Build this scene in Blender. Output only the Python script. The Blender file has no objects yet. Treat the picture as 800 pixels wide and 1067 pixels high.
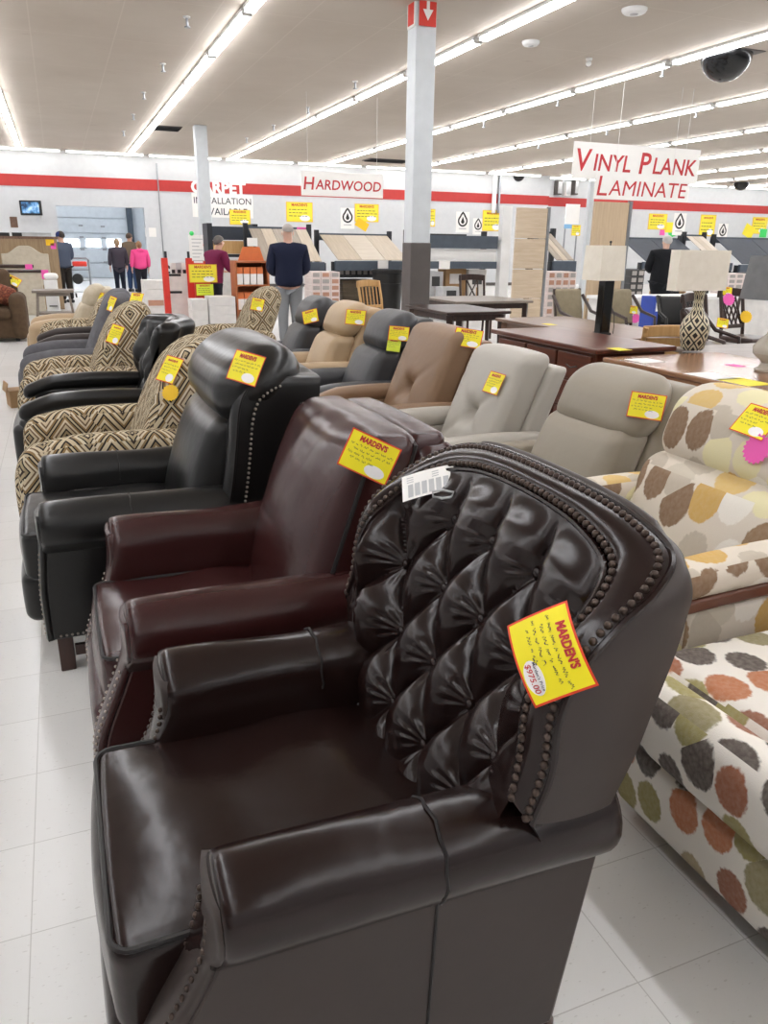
EXPOSURE = 0.8
import bpy, bmesh, math, random
from mathutils import Vector, Matrix
from mathutils.bvhtree import BVHTree
random.seed(7)
S = bpy.context.scene
COL = S.collection
PI = math.pi
rad = math.radians

# ------------------------------------------------------------------ camera numbers (a phone held at 1.5 m)
F = 801.0
CAMR = ((0.92744656, -0.11140242, 0.35697671), (-0.37376597, -0.30655367, 0.87539925), (0.01191093, -0.94531177, -0.32595058))
EYE = Vector((0, 0, 1.5))
def ray(px, py):
    c = ((px - 400) / F, (py - 533.5) / F, 1.0)
    return Vector([sum(CAMR[i][k] * c[k] for k in range(3)) for i in range(3)])
def atY(px, py, Y):
    d = ray(px, py); return EYE + d * (Y / d.y)
def atX(px, py, X):
    d = ray(px, py); return EYE + d * (X / d.x)
def atZ(px, py, Z):
    d = ray(px, py); return EYE + d * ((Z - 1.5) / d.z)

# ------------------------------------------------------------------ tagging
def tag(o, label=None, cat=None, group=None, kind=None):
    if label: o['label'] = label
    if cat: o['category'] = cat
    if group: o['group'] = group
    if kind: o['kind'] = kind
    return o
def thing(name, label, cat, loc=(0, 0, 0), rz=0.0, group=None):
    o = bpy.data.objects.new(name, None); COL.objects.link(o)
    o.location = loc; o.rotation_euler = (0, 0, rz); o.empty_display_size = .1
    return tag(o, label, cat, group)
def copy_tree(o, parent=None):
    c = o.copy(); COL.objects.link(c); c.parent = parent
    for ch in list(o.children): copy_tree(ch, c)
    return c

# ------------------------------------------------------------------ colours and materials
def lin(h):
    h = h.lstrip('#'); v = [int(h[i:i + 2], 16) / 255 for i in (0, 2, 4)]
    return tuple(x / 12.92 if x <= .04045 else ((x + .055) / 1.055) ** 2.4 for x in v) + (1,)
class NT:
    def __init__(s, name):
        s.m = bpy.data.materials.new(name); s.m.use_nodes = True
        s.t = s.m.node_tree; s.n = s.t.nodes
        s.b = s.n['Principled BSDF']
    def new(s, typ, **kw):
        n = s.n.new(typ)
        for k, v in kw.items():
            if k.startswith('i_'):
                n.inputs[k[2:].replace('_', ' ')].default_value = v
            else: setattr(n, k, v)
        return n
    def link(s, a, b): s.t.links.new(a, b)
    def math(s, op, a, b=None, c=None, clamp=False):
        n = s.n.new('ShaderNodeMath'); n.operation = op; n.use_clamp = clamp
        for i, v in enumerate((a, b, c)):
            if v is None: continue
            if isinstance(v, (int, float)): n.inputs[i].default_value = v
            else: s.link(v, n.inputs[i])
        return n.outputs[0]
    def mix(s, f, a, b):
        n = s.n.new('ShaderNodeMix'); n.data_type = 'RGBA'
        for sock, v in ((n.inputs[0], f), (n.inputs[6], a), (n.inputs[7], b)):
            if isinstance(v, (int, float)): sock.default_value = v
            elif isinstance(v, tuple): sock.default_value = v
            else: s.link(v, sock)
        return n.outputs[2]
    def coord(s, which='Object', scale=1.0):
        tc = s.new('ShaderNodeTexCoord'); mp = s.new('ShaderNodeMapping')
        mp.inputs['Scale'].default_value = (scale,) * 3 if isinstance(scale, (int, float)) else scale
        s.link(tc.outputs[which], mp.inputs[0]); return mp.outputs[0]
    def noise(s, co, scale, detail=3, rough=.5):
        n = s.new('ShaderNodeTexNoise'); n.inputs['Scale'].default_value = scale
        n.inputs['Detail'].default_value = detail; n.inputs['Roughness'].default_value = rough
        s.link(co, n.inputs['Vector']); return n.outputs['Fac']
    def ramp(s, f, stops, const=False):
        n = s.new('ShaderNodeValToRGB'); r = n.color_ramp
        if const: r.interpolation = 'CONSTANT'
        while len(r.elements) < len(stops): r.elements.new(.5)
        for e, (p, c) in zip(r.elements, stops):
            e.position = p; e.color = c if isinstance(c, tuple) else (c, c, c, 1)
        s.link(f, n.inputs[0]); return n.outputs[0]
    def bump(s, h, strength=.3, dist=.01):
        n = s.new('ShaderNodeBump'); n.inputs['Strength'].default_value = strength; n.inputs['Distance'].default_value = dist
        s.link(h, n.inputs['Height']); s.link(n.outputs[0], s.b.inputs['Normal']); return n
MATS = {}
def plain(name, col, rough=.5, metal=0.0, spec=.5, var=.06):
    if name in MATS: return MATS[name]
    t = NT(name); c = lin(col)
    co = t.coord('Object', 1.0)
    n = t.noise(co, 6.0, 4)
    d = tuple(x * (1 - var * 2) for x in c[:3]) + (1,); l = tuple(min(1, x * (1 + var)) for x in c[:3]) + (1,)
    t.link(t.ramp(n, [(.3, d), (.7, l)]), t.b.inputs['Base Color'])
    t.b.inputs['Roughness'].default_value = rough; t.b.inputs['Metallic'].default_value = metal
    t.b.inputs['Specular IOR Level'].default_value = spec
    MATS[name] = t.m; return t.m
def leather(name, c0, c1, r0=.27, r1=.42, crease=.35, grain=60, spec=.5):
    t = NT(name); co = t.coord('Object', 1.0)
    a, b = lin(c0), lin(c1)
    t.b.inputs['Base Color'].default_value = tuple((x + y) / 2 for x, y in zip(a, b))
    t.b.inputs['Roughness'].default_value = r0 * .6 + r1 * .4
    t.b.inputs['Specular IOR Level'].default_value = spec
    w = t.noise(co, 14.0, 3, .55); lump = t.noise(co, 6.5, 2, .5)
    t.bump(t.math('ADD', t.math('MULTIPLY', w, crease), t.math('MULTIPLY', lump, crease * 2.6)), .3, .016)
    MATS[name] = t.m; return t.m
def fabric(name, c0, c1, rough=.85, scale=700):
    t = NT(name); co = t.coord('Object', 1.0)
    n = t.noise(co, 12.0, 5, .6)
    t.link(t.ramp(n, [(.3, lin(c0)), (.7, lin(c1))]), t.b.inputs['Base Color'])
    t.b.inputs['Roughness'].default_value = rough; t.b.inputs['Specular IOR Level'].default_value = .25
    t.bump(t.noise(co, scale, 2), .25, .004)
    MATS[name] = t.m; return t.m
def wood(name, c0, c1, rough=.35, axis='X', scale=1.0):
    t = NT(name)
    sc = {'X': (1.2, 14, 14), 'Y': (14, 1.2, 14), 'Z': (14, 14, 1.2)}[axis]
    co = t.coord('Object', tuple(v * scale for v in sc))
    n = t.noise(co, 1.6, 6, .65)
    t.link(t.ramp(n, [(.3, lin(c0)), (.7, lin(c1))]), t.b.inputs['Base Color'])
    t.b.inputs['Roughness'].default_value = rough
    t.bump(n, .08, .004)
    MATS[name] = t.m; return t.m
def emit(name, col, strength):
    t = NT(name); t.b.inputs['Base Color'].default_value = lin(col)
    t.b.inputs['Emission Color'].default_value = lin(col); t.b.inputs['Emission Strength'].default_value = strength
    MATS[name] = t.m; return t.m

# ------------------------------------------------------------------ mesh builder
class MB:
    def __init__(s): s.bm = bmesh.new(); s.mi = 0
    def face(s, vs):
        try:
            f = s.bm.faces.new(vs); f.material_index = s.mi; return f
        except ValueError: return None
    def box(s, c, d, rot=None, fn=None):
        M = rot or Matrix.Identity(3); c = Vector(c)
        v = []
        for i in (-1, 1):
            for j in (-1, 1):
                for k in (-1, 1):
                    p = c + M @ Vector((i * d[0] / 2, j * d[1] / 2, k * d[2] / 2))
                    v.append(s.bm.verts.new(fn(p) if fn else p))
        for q in ((0, 1, 3, 2), (4, 6, 7, 5), (0, 4, 5, 1), (2, 3, 7, 6), (0, 2, 6, 4), (1, 5, 7, 3)):
            s.face([v[i] for i in q])
        return s
    def span(s, a, b, fn=None):
        a, b = Vector(a), Vector(b); return s.box((a + b) / 2, [abs(x) for x in (b - a)], fn=fn)
    def rbox(s, c, d, r=.03, puff=(0, 0, 0), fn=None, flat=5, arc=4, rot=None):
        c = Vector(c); h = [x / 2 for x in d]; r = min([r] + [x * .999 for x in h])
        M = rot or Matrix.Identity(3)
        cs = []
        for a in h:
            A = [-a + r - r * math.tan(PI / 4 * (1 - i / arc)) if True else 0 for i in range(arc + 1)]
            A = [-a + r * (1 - math.tan(PI / 4 * (1 - i / arc))) for i in range(arc + 1)]
            inner = a - r
            B = [-inner + 2 * inner * i / flat for i in range(1, flat)] if inner > 1e-5 else []
            C = [-x for x in reversed(A)]
            if inner <= 1e-5: C = C[1:]
            cs.append(A + B + C)
        vd = {}
        def vert(p):
            key = tuple(round(x, 6) for x in p)
            if key in vd: return vd[key]
            q = Vector([max(-(h[i] - r), min(h[i] - r, p[i])) for i in range(3)])
            e = Vector(p) - q
            if e.length > 1e-9: q = q + e.normalized() * r
            u = [q[i] / h[i] for i in range(3)]
            for i in range(3):
                if puff[i]:
                    j, k = (i + 1) % 3, (i + 2) % 3
                    q[i] += puff[i] * u[i] * max(0, 1 - u[j] ** 2) ** .8 * max(0, 1 - u[k] ** 2) ** .8
            q = c + M @ q
            if fn: q = Vector(fn(q))
            v = s.bm.verts.new(q); vd[key] = v; return v
        for ax in range(3):
            j, k = (ax + 1) % 3, (ax + 2) % 3
            for sg in (-1, 1):
                for a in range(len(cs[j]) - 1):
                    for b in range(len(cs[k]) - 1):
                        P = []
                        for (da, db) in ((0, 0), (1, 0), (1, 1), (0, 1)):
                            p = [0, 0, 0]; p[ax] = sg * h[ax]; p[j] = cs[j][a + da]; p[k] = cs[k][b + db]; P.append(vert(p))
                        if sg < 0: P.reverse()
                        if len(set(P)) >= 3:
                            u = []
                            for x in P:
                                if x not in u: u.append(x)
                            s.face(u)
        return s
    def tube(s, pts, r, n=8, closed=False, cap=True):
        pts = [Vector(p) for p in pts]; N = len(pts); rings = []
        up = Vector((0, 0, 1))
        prev = None
        for i, p in enumerate(pts):
            if closed: t = pts[(i + 1) % N] - pts[i - 1]
            else: t = pts[min(i + 1, N - 1)] - pts[max(i - 1, 0)]
            if t.length < 1e-9: t = Vector((0, 0, 1))
            t.normalize()
            if prev is None:
                a = up.cross(t)
                if a.length < 1e-3: a = Vector((1, 0, 0)).cross(t)
            else:
                a = prev - t * prev.dot(t)
                if a.length < 1e-6: a = up.cross(t)
            a.normalize(); prev = a; b = t.cross(a)
            rr = r[i] if isinstance(r, (list, tuple)) else r
            rings.append([s.bm.verts.new(p + (a * math.cos(2 * PI * k / n) + b * math.sin(2 * PI * k / n)) * rr) for k in range(n)])
        for i in range(N if closed else N - 1):
            A, B = rings[i], rings[(i + 1) % N]
            off = 0
            if closed and i == N - 1:
                off = min(range(n), key=lambda o: (A[0].co - B[o].co).length)
            for k in range(n):
                s.face([A[k], A[(k + 1) % n], B[(k + 1 + off) % n], B[(k + off) % n]])
        if cap and not closed:
            s.face(list(reversed(rings[0]))); s.face(rings[-1])
        return s
    def lathe(s, prof, n=20, c=(0, 0, 0), rot=None):
        M = rot or Matrix.Identity(3); c = Vector(c); R = []
        for (r, z) in prof:
            R.append([s.bm.verts.new(c + M @ Vector((r * math.cos(2 * PI * k / n), r * math.sin(2 * PI * k / n), z))) for k in range(n)])
        for A, B in zip(R, R[1:]):
            for k in range(n): s.face([A[k], A[(k + 1) % n], B[(k + 1) % n], B[k]])
        s.face(list(reversed(R[0]))); s.face(R[-1]); return s
    def loft(s, rings, closed=True, cap0=True, cap1=True):
        R = [[s.bm.verts.new(p) for p in ring] for ring in rings]
        n = len(R[0])
        for A, B in zip(R, R[1:]):
            for k in range(n if closed else n - 1): s.face([A[k], A[(k + 1) % n], B[(k + 1) % n], B[k]])
        if cap0: s.face(list(reversed(R[0])))
        if cap1: s.face(R[-1])
        return s
    def prism(s, poly, d, plane='XZ', c=(0, 0, 0), fn=None):
        c = Vector(c)
        def P(a, b, w):
            v = {'XZ': Vector((a, w, b)), 'YZ': Vector((w, a, b)), 'XY': Vector((a, b, w))}[plane] + c
            return fn(v) if fn else v
        return s.loft([[P(a, b, -d / 2) for a, b in poly], [P(a, b, d / 2) for a, b in poly]])
    def grid(s, f, nu, nv):
        V = [[s.bm.verts.new(f(i / nu, j / nv)) for j in range(nv + 1)] for i in range(nu + 1)]
        for i in range(nu):
            for j in range(nv): s.face([V[i][j], V[i + 1][j], V[i + 1][j + 1], V[i][j + 1]])
        return V
    def ball(s, c, r, n=8, m=5, sq=(1, 1, 1), rot=None):
        M = rot or Matrix.Identity(3)
        c = Vector(c); R = []
        top = s.bm.verts.new(c + M @ Vector((0, 0, r * sq[2]))); bot = s.bm.verts.new(c - M @ Vector((0, 0, r * sq[2])))
        for j in range(1, m):
            a = PI * j / m
            R.append([s.bm.verts.new(c + M @ Vector((r * sq[0] * math.sin(a) * math.cos(2 * PI * k / n), r * sq[1] * math.sin(a) * math.sin(2 * PI * k / n), r * sq[2] * math.cos(a)))) for k in range(n)])
        for k in range(n): s.face([top, R[0][k], R[0][(k + 1) % n]]); s.face([bot, R[-1][(k + 1) % n], R[-1][k]])
        for A, B in zip(R, R[1:]):
            for k in range(n): s.face([A[k], B[k], B[(k + 1) % n], A[(k + 1) % n]])
        return s
    def mesh(s, me, M=None, fn=None):
        vs = []
        for v in me.vertices:
            p = (M @ v.co) if M else v.co.copy()
            vs.append(s.bm.verts.new(fn(p) if fn else p))
        for f in me.polygons: s.face([vs[i] for i in f.vertices])
        return s
    def build(s, name, mats, parent=None, smooth=True, angle=40, bevel=0, sub=0, uvs=1.0, recalc=True, loc=None, rz=0):
        if recalc: bmesh.ops.recalc_face_normals(s.bm, faces=s.bm.faces)
        uv = s.bm.loops.layers.uv.new('UVMap')
        s.bm.normal_update()
        for f in s.bm.faces:
            n = f.normal; ax = max(range(3), key=lambda i: abs(n[i]))
            for l in f.loops:
                p = l.vert.co
                l[uv].uv = ((p.y, p.z), (p.x, p.z), (p.x, p.y))[ax]
        me = bpy.data.meshes.new(name); s.bm.to_mesh(me); s.bm.free()
        for m in (mats if isinstance(mats, (list, tuple)) else [mats]): me.materials.append(m)
        o = bpy.data.objects.new(name, me); COL.objects.link(o)
        if smooth:
            for p in me.polygons: p.use_smooth = True
            me.set_sharp_from_angle(angle=rad(angle))
        if parent: o.parent = parent
        if loc: o.location = loc
        if rz: o.rotation_euler = (0, 0, rz)
        if bevel:
            b = o.modifiers.new('Bevel', 'BEVEL'); b.width = bevel; b.segments = 2; b.limit_method = 'ANGLE'; b.angle_limit = rad(35)
        if sub:
            b = o.modifiers.new('Sub', 'SUBSURF'); b.levels = sub; b.render_levels = sub
        return o
def lerp(a, b, t): return a + (b - a) * t
def sstep(a, b, x):
    t = max(0, min(1, (x - a) / (b - a))); return t * t * (3 - 2 * t)
def polyline(pts, k):
    """point at fraction k (by index spacing) of a list, Catmull-Rom smoothed"""
    n = len(pts) - 1; x = max(0, min(.99999, k)) * n; i = int(x); t = x - i
    p = [Vector(pts[max(0, min(n, j))]) for j in (i - 1, i, i + 1, i + 2)]
    return .5 * ((2 * p[1]) + (p[2] - p[0]) * t + (2 * p[0] - 5 * p[1] + 4 * p[2] - p[3]) * t * t + (3 * p[1] - p[0] - 3 * p[2] + p[3]) * t ** 3)
def resample(pts, step):
    pts = [Vector(p) for p in pts]; out = [pts[0]]; acc = 0
    for a, b in zip(pts, pts[1:]):
        L = (b - a).length; pos = step - acc
        while pos <= L:
            out.append(a.lerp(b, pos / L)); pos += step
        acc = L - (pos - step)
    return out
def nails(mb, pts, step=.016, r=.0062):
    for p in resample(pts, step): mb.ball(p, r, 8, 4)
TXT = {}
def text_mesh(body, size=.1, bold=.0, extrude=0.0, shear=0.0, ax='CENTER', spacing=1.0):
    key = (body, size, bold, extrude, shear, ax, spacing)
    if key in TXT: return TXT[key]
    cu = bpy.data.curves.new('lettering', 'FONT'); cu.body = body; cu.size = size; cu.offset = bold * size
    cu.extrude = extrude; cu.shear = shear; cu.align_x = ax; cu.align_y = 'CENTER'; cu.space_character = spacing
    cu.resolution_u = 3
    ob = bpy.data.objects.new('lettering', cu); COL.objects.link(ob)
    dg = bpy.context.evaluated_depsgraph_get(); dg.update()
    me = bpy.data.meshes.new_from_object(ob.evaluated_get(dg))
    bpy.data.objects.remove(ob); bpy.data.curves.remove(cu)
    TXT[key] = me; return me
# ------------------------------------------------------------------ materials
def floor_mat():
    t = NT('vinyl_tile'); co = t.coord('Object', 1.0)
    sx = t.new('ShaderNodeSeparateXYZ'); t.link(co, sx.inputs[0])
    def line(sock, ph):
        f = t.math('FRACT', t.math('DIVIDE', t.math('ADD', sock, ph), .305))
        d = t.math('ABSOLUTE', t.math('SUBTRACT', f, .5))
        return t.math('GREATER_THAN', d, .4955), t.math('FLOOR', t.math('DIVIDE', t.math('ADD', sock, ph), .305))
    lx, ix = line(sx.outputs[0], 100 * .305 + .229); ly, iy = line(sx.outputs[1], 100 * .305 - 1.55)
    g = t.math('MAXIMUM', lx, ly)
    cmb = t.new('ShaderNodeCombineXYZ'); t.link(ix, cmb.inputs[0]); t.link(iy, cmb.inputs[1])
    wn = t.new('ShaderNodeTexWhiteNoise'); wn.noise_dimensions = '2D'; t.link(cmb.outputs[0], wn.inputs['Vector'])
    base = t.mix(wn.outputs[0], lin('#dbdad7'), lin('#e0dfdc'))
    mp = t.new('ShaderNodeMapping'); mp.inputs['Scale'].default_value = (60, 150, 1); mp.inputs['Rotation'].default_value = (0, 0, .7); t.link(co, mp.inputs[0])
    sp = t.ramp(t.noise(mp.outputs[0], 1.0, 1, .5), [(.26, 1.0), (.31, 0.0)])
    base = t.mix(t.math('MULTIPLY', sp, .26), base, lin('#8f877b'))
    base = t.mix(t.math('MULTIPLY', g, .42), base, lin('#857f76'))
    t.link(base, t.b.inputs['Base Color'])
    t.b.inputs['Roughness'].default_value = .24
    t.bump(t.noise(co, 14, 2), .05, .003)
    return t.m
def ceil_mat():
    t = NT('ceiling_tile'); co = t.coord('Object', 1.0)
    sx = t.new('ShaderNodeSeparateXYZ'); t.link(co, sx.inputs[0])
    f = t.math('ABSOLUTE', t.math('SUBTRACT', t.math('FRACT', t.math('DIVIDE', sx.outputs[0], 1.15)), .5))
    f2 = t.math('ABSOLUTE', t.math('SUBTRACT', t.math('FRACT', t.math('DIVIDE', sx.outputs[1], 2.3)), .5))
    g = t.math('MULTIPLY', t.math('MAXIMUM', t.math('GREATER_THAN', f, .492), t.math('GREATER_THAN', f2, .496)), .16)
    n = t.noise(co, .5, 5, .6)
    base = t.ramp(n, [(.3, lin('#b5aa9d')), (.7, lin('#c0b6aa'))])
    sp = t.ramp(t.noise(t.coord('Object', (1.5, 6, 1)), 1.3, 3), [(.27, 1.0), (.29, 0.0)])
    base = t.mix(t.math('MULTIPLY', sp, .3), base, lin('#8b8072'))
    t.link(t.mix(g, base, lin('#e6ded4')), t.b.inputs['Base Color'])
    t.b.inputs['Roughness'].default_value = .9
    return t.m
def diamond_mat(name, cell=.2, rot=0.0):
    t = NT(name); tc = t.new('ShaderNodeTexCoord'); mp = t.new('ShaderNodeMapping')
    mp.inputs['Scale'].default_value = (1 / cell, .8 / cell, 1); t.link(tc.outputs['UV'], mp.inputs[0])
    sx = t.new('ShaderNodeSeparateXYZ'); t.link(mp.outputs[0], sx.inputs[0])
    pu = t.math('PINGPONG', sx.outputs[0], .5); pv = t.math('PINGPONG', sx.outputs[1], .5)
    d = t.math('ADD', pu, pv)
    cx = t.math('FLOOR', t.math('ADD', sx.outputs[0], sx.outputs[1])); cy = t.math('FLOOR', t.math('SUBTRACT', sx.outputs[0], sx.outputs[1]))
    cmb = t.new('ShaderNodeCombineXYZ'); t.link(cx, cmb.inputs[0]); t.link(cy, cmb.inputs[1])
    wn = t.new('ShaderNodeTexWhiteNoise'); wn.noise_dimensions = '2D'; t.link(cmb.outputs[0], wn.inputs['Vector'])
    dd = t.math('PINGPONG', d, .5)
    dd = t.math('ADD', t.math('MULTIPLY', dd, 2.0), 0.0)
    A = t.ramp(dd, [(0, lin('#1d1a1a')), (.12, lin('#958469')), (.27, lin('#2b2522')), (.36, lin('#c2b398')), (.52, lin('#6d5a45')), (.62, lin('#cfc3ab')), (.74, lin('#8a714f')), (.86, lin('#211d1c')), (.94, lin('#b9ab90'))], True)
    B = t.ramp(dd, [(0, lin('#c0b095')), (.14, lin('#3a302a')), (.26, lin('#a69678')), (.42, lin('#221e1d')), (.5, lin('#cbbfa6')), (.66, lin('#8e7858')), (.78, lin('#2c2624')), (.88, lin('#bfb094'))], True)
    base = t.mix(t.math('GREATER_THAN', wn.outputs[0], .5), A, B)
    t.link(base, t.b.inputs['Base Color']); t.b.inputs['Roughness'].default_value = .9; t.b.inputs['Specular IOR Level'].default_value = .2
    t.bump(t.noise(t.coord('Object', 1), 600, 2), .3, .004)
    return t.m
def dots_mat(name, bg, cols, scale=7.5, rmax=.46, soft=.05, rnd=.45):
    t = NT(name); tc = t.new('ShaderNodeTexCoord'); mp = t.new('ShaderNodeMapping')
    mp.inputs['Scale'].default_value = (scale, scale * .8, 1); mp.inputs['Rotation'].default_value = (0, 0, .35); t.link(tc.outputs['UV'], mp.inputs[0])
    wob = t.new('ShaderNodeTexNoise'); wob.inputs['Scale'].default_value = 9; wob.inputs['Detail'].default_value = 3; t.link(mp.outputs[0], wob.inputs['Vector'])
    v = t.new('ShaderNodeTexVoronoi'); v.voronoi_dimensions = '2D'; v.inputs['Scale'].default_value = 1.0; v.inputs['Randomness'].default_value = rnd
    t.link(mp.outputs[0], v.inputs['Vector'])
    sc = t.new('ShaderNodeSeparateColor'); t.link(v.outputs['Color'], sc.inputs[0])
    stops = [(i / len(cols), lin(c)) for i, c in enumerate(cols)]
    col = t.ramp(sc.outputs[0], stops, True)
    col = t.mix(t.math('MULTIPLY', wob.outputs['Fac'], .28), col, lin(bg))
    dist = t.math('ADD', v.outputs['Distance'], t.math('MULTIPLY', t.math('SUBTRACT', wob.outputs['Fac'], .5), .14))
    lim = t.math('ADD', t.math('MULTIPLY', sc.outputs[1], .1), rmax - .1)
    m = t.new('ShaderNodeMapRange'); m.interpolation_type = 'SMOOTHSTEP'
    t.link(t.math('SUBTRACT', lim, dist), m.inputs[0]); m.inputs[1].default_value = 0; m.inputs[2].default_value = soft
    base = t.mix(m.outputs[0], lin(bg), col)
    t.link(base, t.b.inputs['Base Color']); t.b.inputs['Roughness'].default_value = .85; t.b.inputs['Specular IOR Level'].default_value = .25
    t.bump(t.noise(t.coord('Object', 1), 500, 2), .3, .004)
    return t.m
def tag_mat(name='tag_paper', ground='#f4e51a', border='#e0401f', oval=True):
    t = NT(name); tc = t.new('ShaderNodeTexCoord'); sx = t.new('ShaderNodeSeparateXYZ'); t.link(tc.outputs['UV'], sx.inputs[0])
    u, v = sx.outputs[0], sx.outputs[1]
    du = t.math('ABSOLUTE', t.math('SUBTRACT', u, .5)); dv = t.math('ABSOLUTE', t.math('SUBTRACT', v, .5))
    b = t.math('MAXIMUM', t.math('GREATER_THAN', du, .474), t.math('GREATER_THAN', dv, .466))
    col = t.mix(b, lin(ground), lin(border))
    if oval:
        a = t.math('DIVIDE', t.math('SUBTRACT', u, .70), .2); c = t.math('DIVIDE', t.math('SUBTRACT', v, .2), .15)
        e = t.math('LESS_THAN', t.math('ADD', t.math('MULTIPLY', a, a), t.math('MULTIPLY', c, c)), 1.0)
        col = t.mix(e, col, lin('#f4f1f0'))
    t.link(col, t.b.inputs['Base Color']); t.b.inputs['Roughness'].default_value = .5
    return t.m
M = {}
M['floor'] = floor_mat(); M['ceiling'] = ceil_mat()
M['wall'] = plain('wall_paint', '#cfd1d3', .7, var=.02)
M['dock'] = plain('dock_paint', '#d3d9de', .7, var=.03)
M['red'] = plain('stripe_red', '#b83330', .6, var=.03)
M['white'] = plain('white_enamel', '#e9e9e7', .5, var=.02)
M['column'] = plain('column_paint', '#d3d8db', .45, var=.03)
M['colgrey'] = plain('column_grey', '#5b5552', .5, var=.05)
M['tube'] = emit('lamp_tube', '#fafbff', 14.0); M['tube_wall'] = emit('lamp_tube_wall', '#fffdf8', 5.0)
M['brownL'] = leather('espresso_leather', '#1a0f0d', '#231513', .19, .25, .25, spec=.36)
M['brownS'] = leather('espresso_leather_side', '#322a26', '#392f2c', .42, .5, .1, spec=.4)
M['oxL'] = leather('oxblood_leather', '#2f1414', '#3c1e1d', .24, .31, .28, spec=.42)
M['blackL'] = leather('black_leather', '#131212', '#1a1918', .25, .33, .26, spec=.42)
M['greyL'] = leather('charcoal_leather', '#323235', '#424244', .35, .5, .3, spec=.45)
M['taupe'] = leather('taupe_leather', '#8d8475', '#9c9384', .38, .5, .22, spec=.4)
M['lgrey'] = leather('pale_grey_leather', '#a6a096', '#b5b0a6', .38, .5, .22, spec=.4)
M['tanL'] = leather('tan_leather', '#7b6049', '#8f735a', .4, .52, .25, spec=.4)
M['beigeL'] = leather('beige_leather', '#a88f70', '#b9a181', .4, .52, .25, spec=.4)
M['greyF'] = fabric('grey_fabric', '#57565a', '#68676b')
M['creamF'] = fabric('cream_fabric', '#b5a993', '#c3b8a3')
M['brownF'] = fabric('brown_fabric', '#4c3c2c', '#5a4836')
M['beigeF'] = fabric('beige_fabric', '#b8ae9b', '#c6bdab')
M['taupeF'] = fabric('taupe_fabric', '#8a7f68', '#968b74')
M['black'] = plain('black_paint', '#171717', .45)
M['blackgloss'] = plain('black_gloss', '#0d0d0e', .15)
M['seam'] = plain('dark_piping', '#120d0c', .5)
M['nail'] = plain('bronze_nailhead', '#4a3d36', .35, .6)
M['nailS'] = plain('pewter_nailhead', '#a59c92', .35, .8)
M['leg'] = wood('dark_leg_wood', '#33201a', '#4a2f26', .4, 'Z')
M['cherry'] = wood('cherry_wood', '#482316', '#683524', .28, 'Y')
M['brownwood'] = wood('brown_wood', '#5f4536', '#7d6250', .3, 'Y')
M['confwood'] = wood('light_brown_wood', '#7c553d', '#9b7355', .22, 'Y')
M['greywood'] = wood('grey_brown_wood', '#6d635a', '#8a7f74', .4, 'X')
M['darkwood'] = wood('dark_wood', '#2a1c17', '#412c24', .35, 'Z')
M['headwood'] = wood('headboard_wood', '#8a7357', '#a58d6d', .5, 'Z')
M['oak'] = wood('oak_wood', '#b68a54', '#cda56d', .45, 'Z')
M['plankH'] = wood('plank_beige', '#b5a690', '#c8baa6', .5, 'Y')
M['plankX'] = wood('plank_pale', '#c2b6a4', '#d2c7b8', .5, 'X')
M['plankG'] = wood('plank_grey', '#8f8374', '#aa9e8e', .5, 'Y')
M['plankZ'] = wood('plank_panel', '#bfaa8f', '#d3c2aa', .5, 'X')
M['plankV'] = wood('plank_upright', '#b9a184', '#cbb596', .5, 'Z')
M['armwood'] = wood('arm_wood', '#5a3526', '#74493a', .3, 'X')
M['steelblue'] = plain('rack_slate', '#4b5560', .45)
M['slate'] = plain('slate_board', '#343b46', .55)
M['rackdark'] = plain('rack_dark', '#24272c', .5)
M['orange'] = plain('orange_board', '#e07b45', .55)
M['orangeD'] = plain('orange_wood', '#b2693f', .55)
M['signred'] = plain('sign_red', '#d8392c', .5)
M['lettred'] = plain('lettering_red', '#c22a30', .5)
M['ink'] = plain('ink', '#23283a', .6)
M['yellow'] = plain('yellow_paper', '#f3e234', .6, var=.02)
M['pink'] = plain('pink_paper', '#f05fb4', .6, var=.02)
M['green'] = plain('green_paper', '#3fd367', .6, var=.02)
M['gold'] = plain('gold_paper', '#f2c21d', .6, var=.02)
M['paper'] = plain('white_paper', '#f0eeea', .6, var=.01)
M['greyprint'] = plain('grey_print', '#b9babb', .6)
M['carton'] = plain('carton_white', '#dddad6', .7)
M['kraft'] = plain('kraft_board', '#a3825c', .75)
M['chrome'] = plain('brushed_metal', '#9a9da0', .3, .8)
M['shade'] = fabric('cream_lampshade', '#e6dfcf', '#efe9db')
M['shadeG'] = fabric('grey_lampshade', '#6f7071', '#7c7d7e')
M['tag'] = tag_mat(); M['tagfar'] = tag_mat('sign_paper', '#efe03a', '#eab52f')
M['tag2'] = tag_mat('lime_paper', '#d9e83a', '#c9d832', False)
M['diamond'] = diamond_mat('diamond_fabric')
M['dotsB'] = dots_mat('dots_beige', '#d8cebf', ['#7a5a3c', '#c9a04e', '#e9e4da', '#bdb2a1', '#e4dcae', '#8a6a49', '#d5b36a', '#c8bfae'], 8.3, .56, .05, .5)
M['dotsR'] = dots_mat('dots_rust', '#ebe5db', ['#241813', '#8c4a22', '#8a7f52', '#3a2820', '#b3652f', '#a69572', '#9c5224', '#2c1e18', '#958a48'], 9.4, .53, .07, .5)
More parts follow.
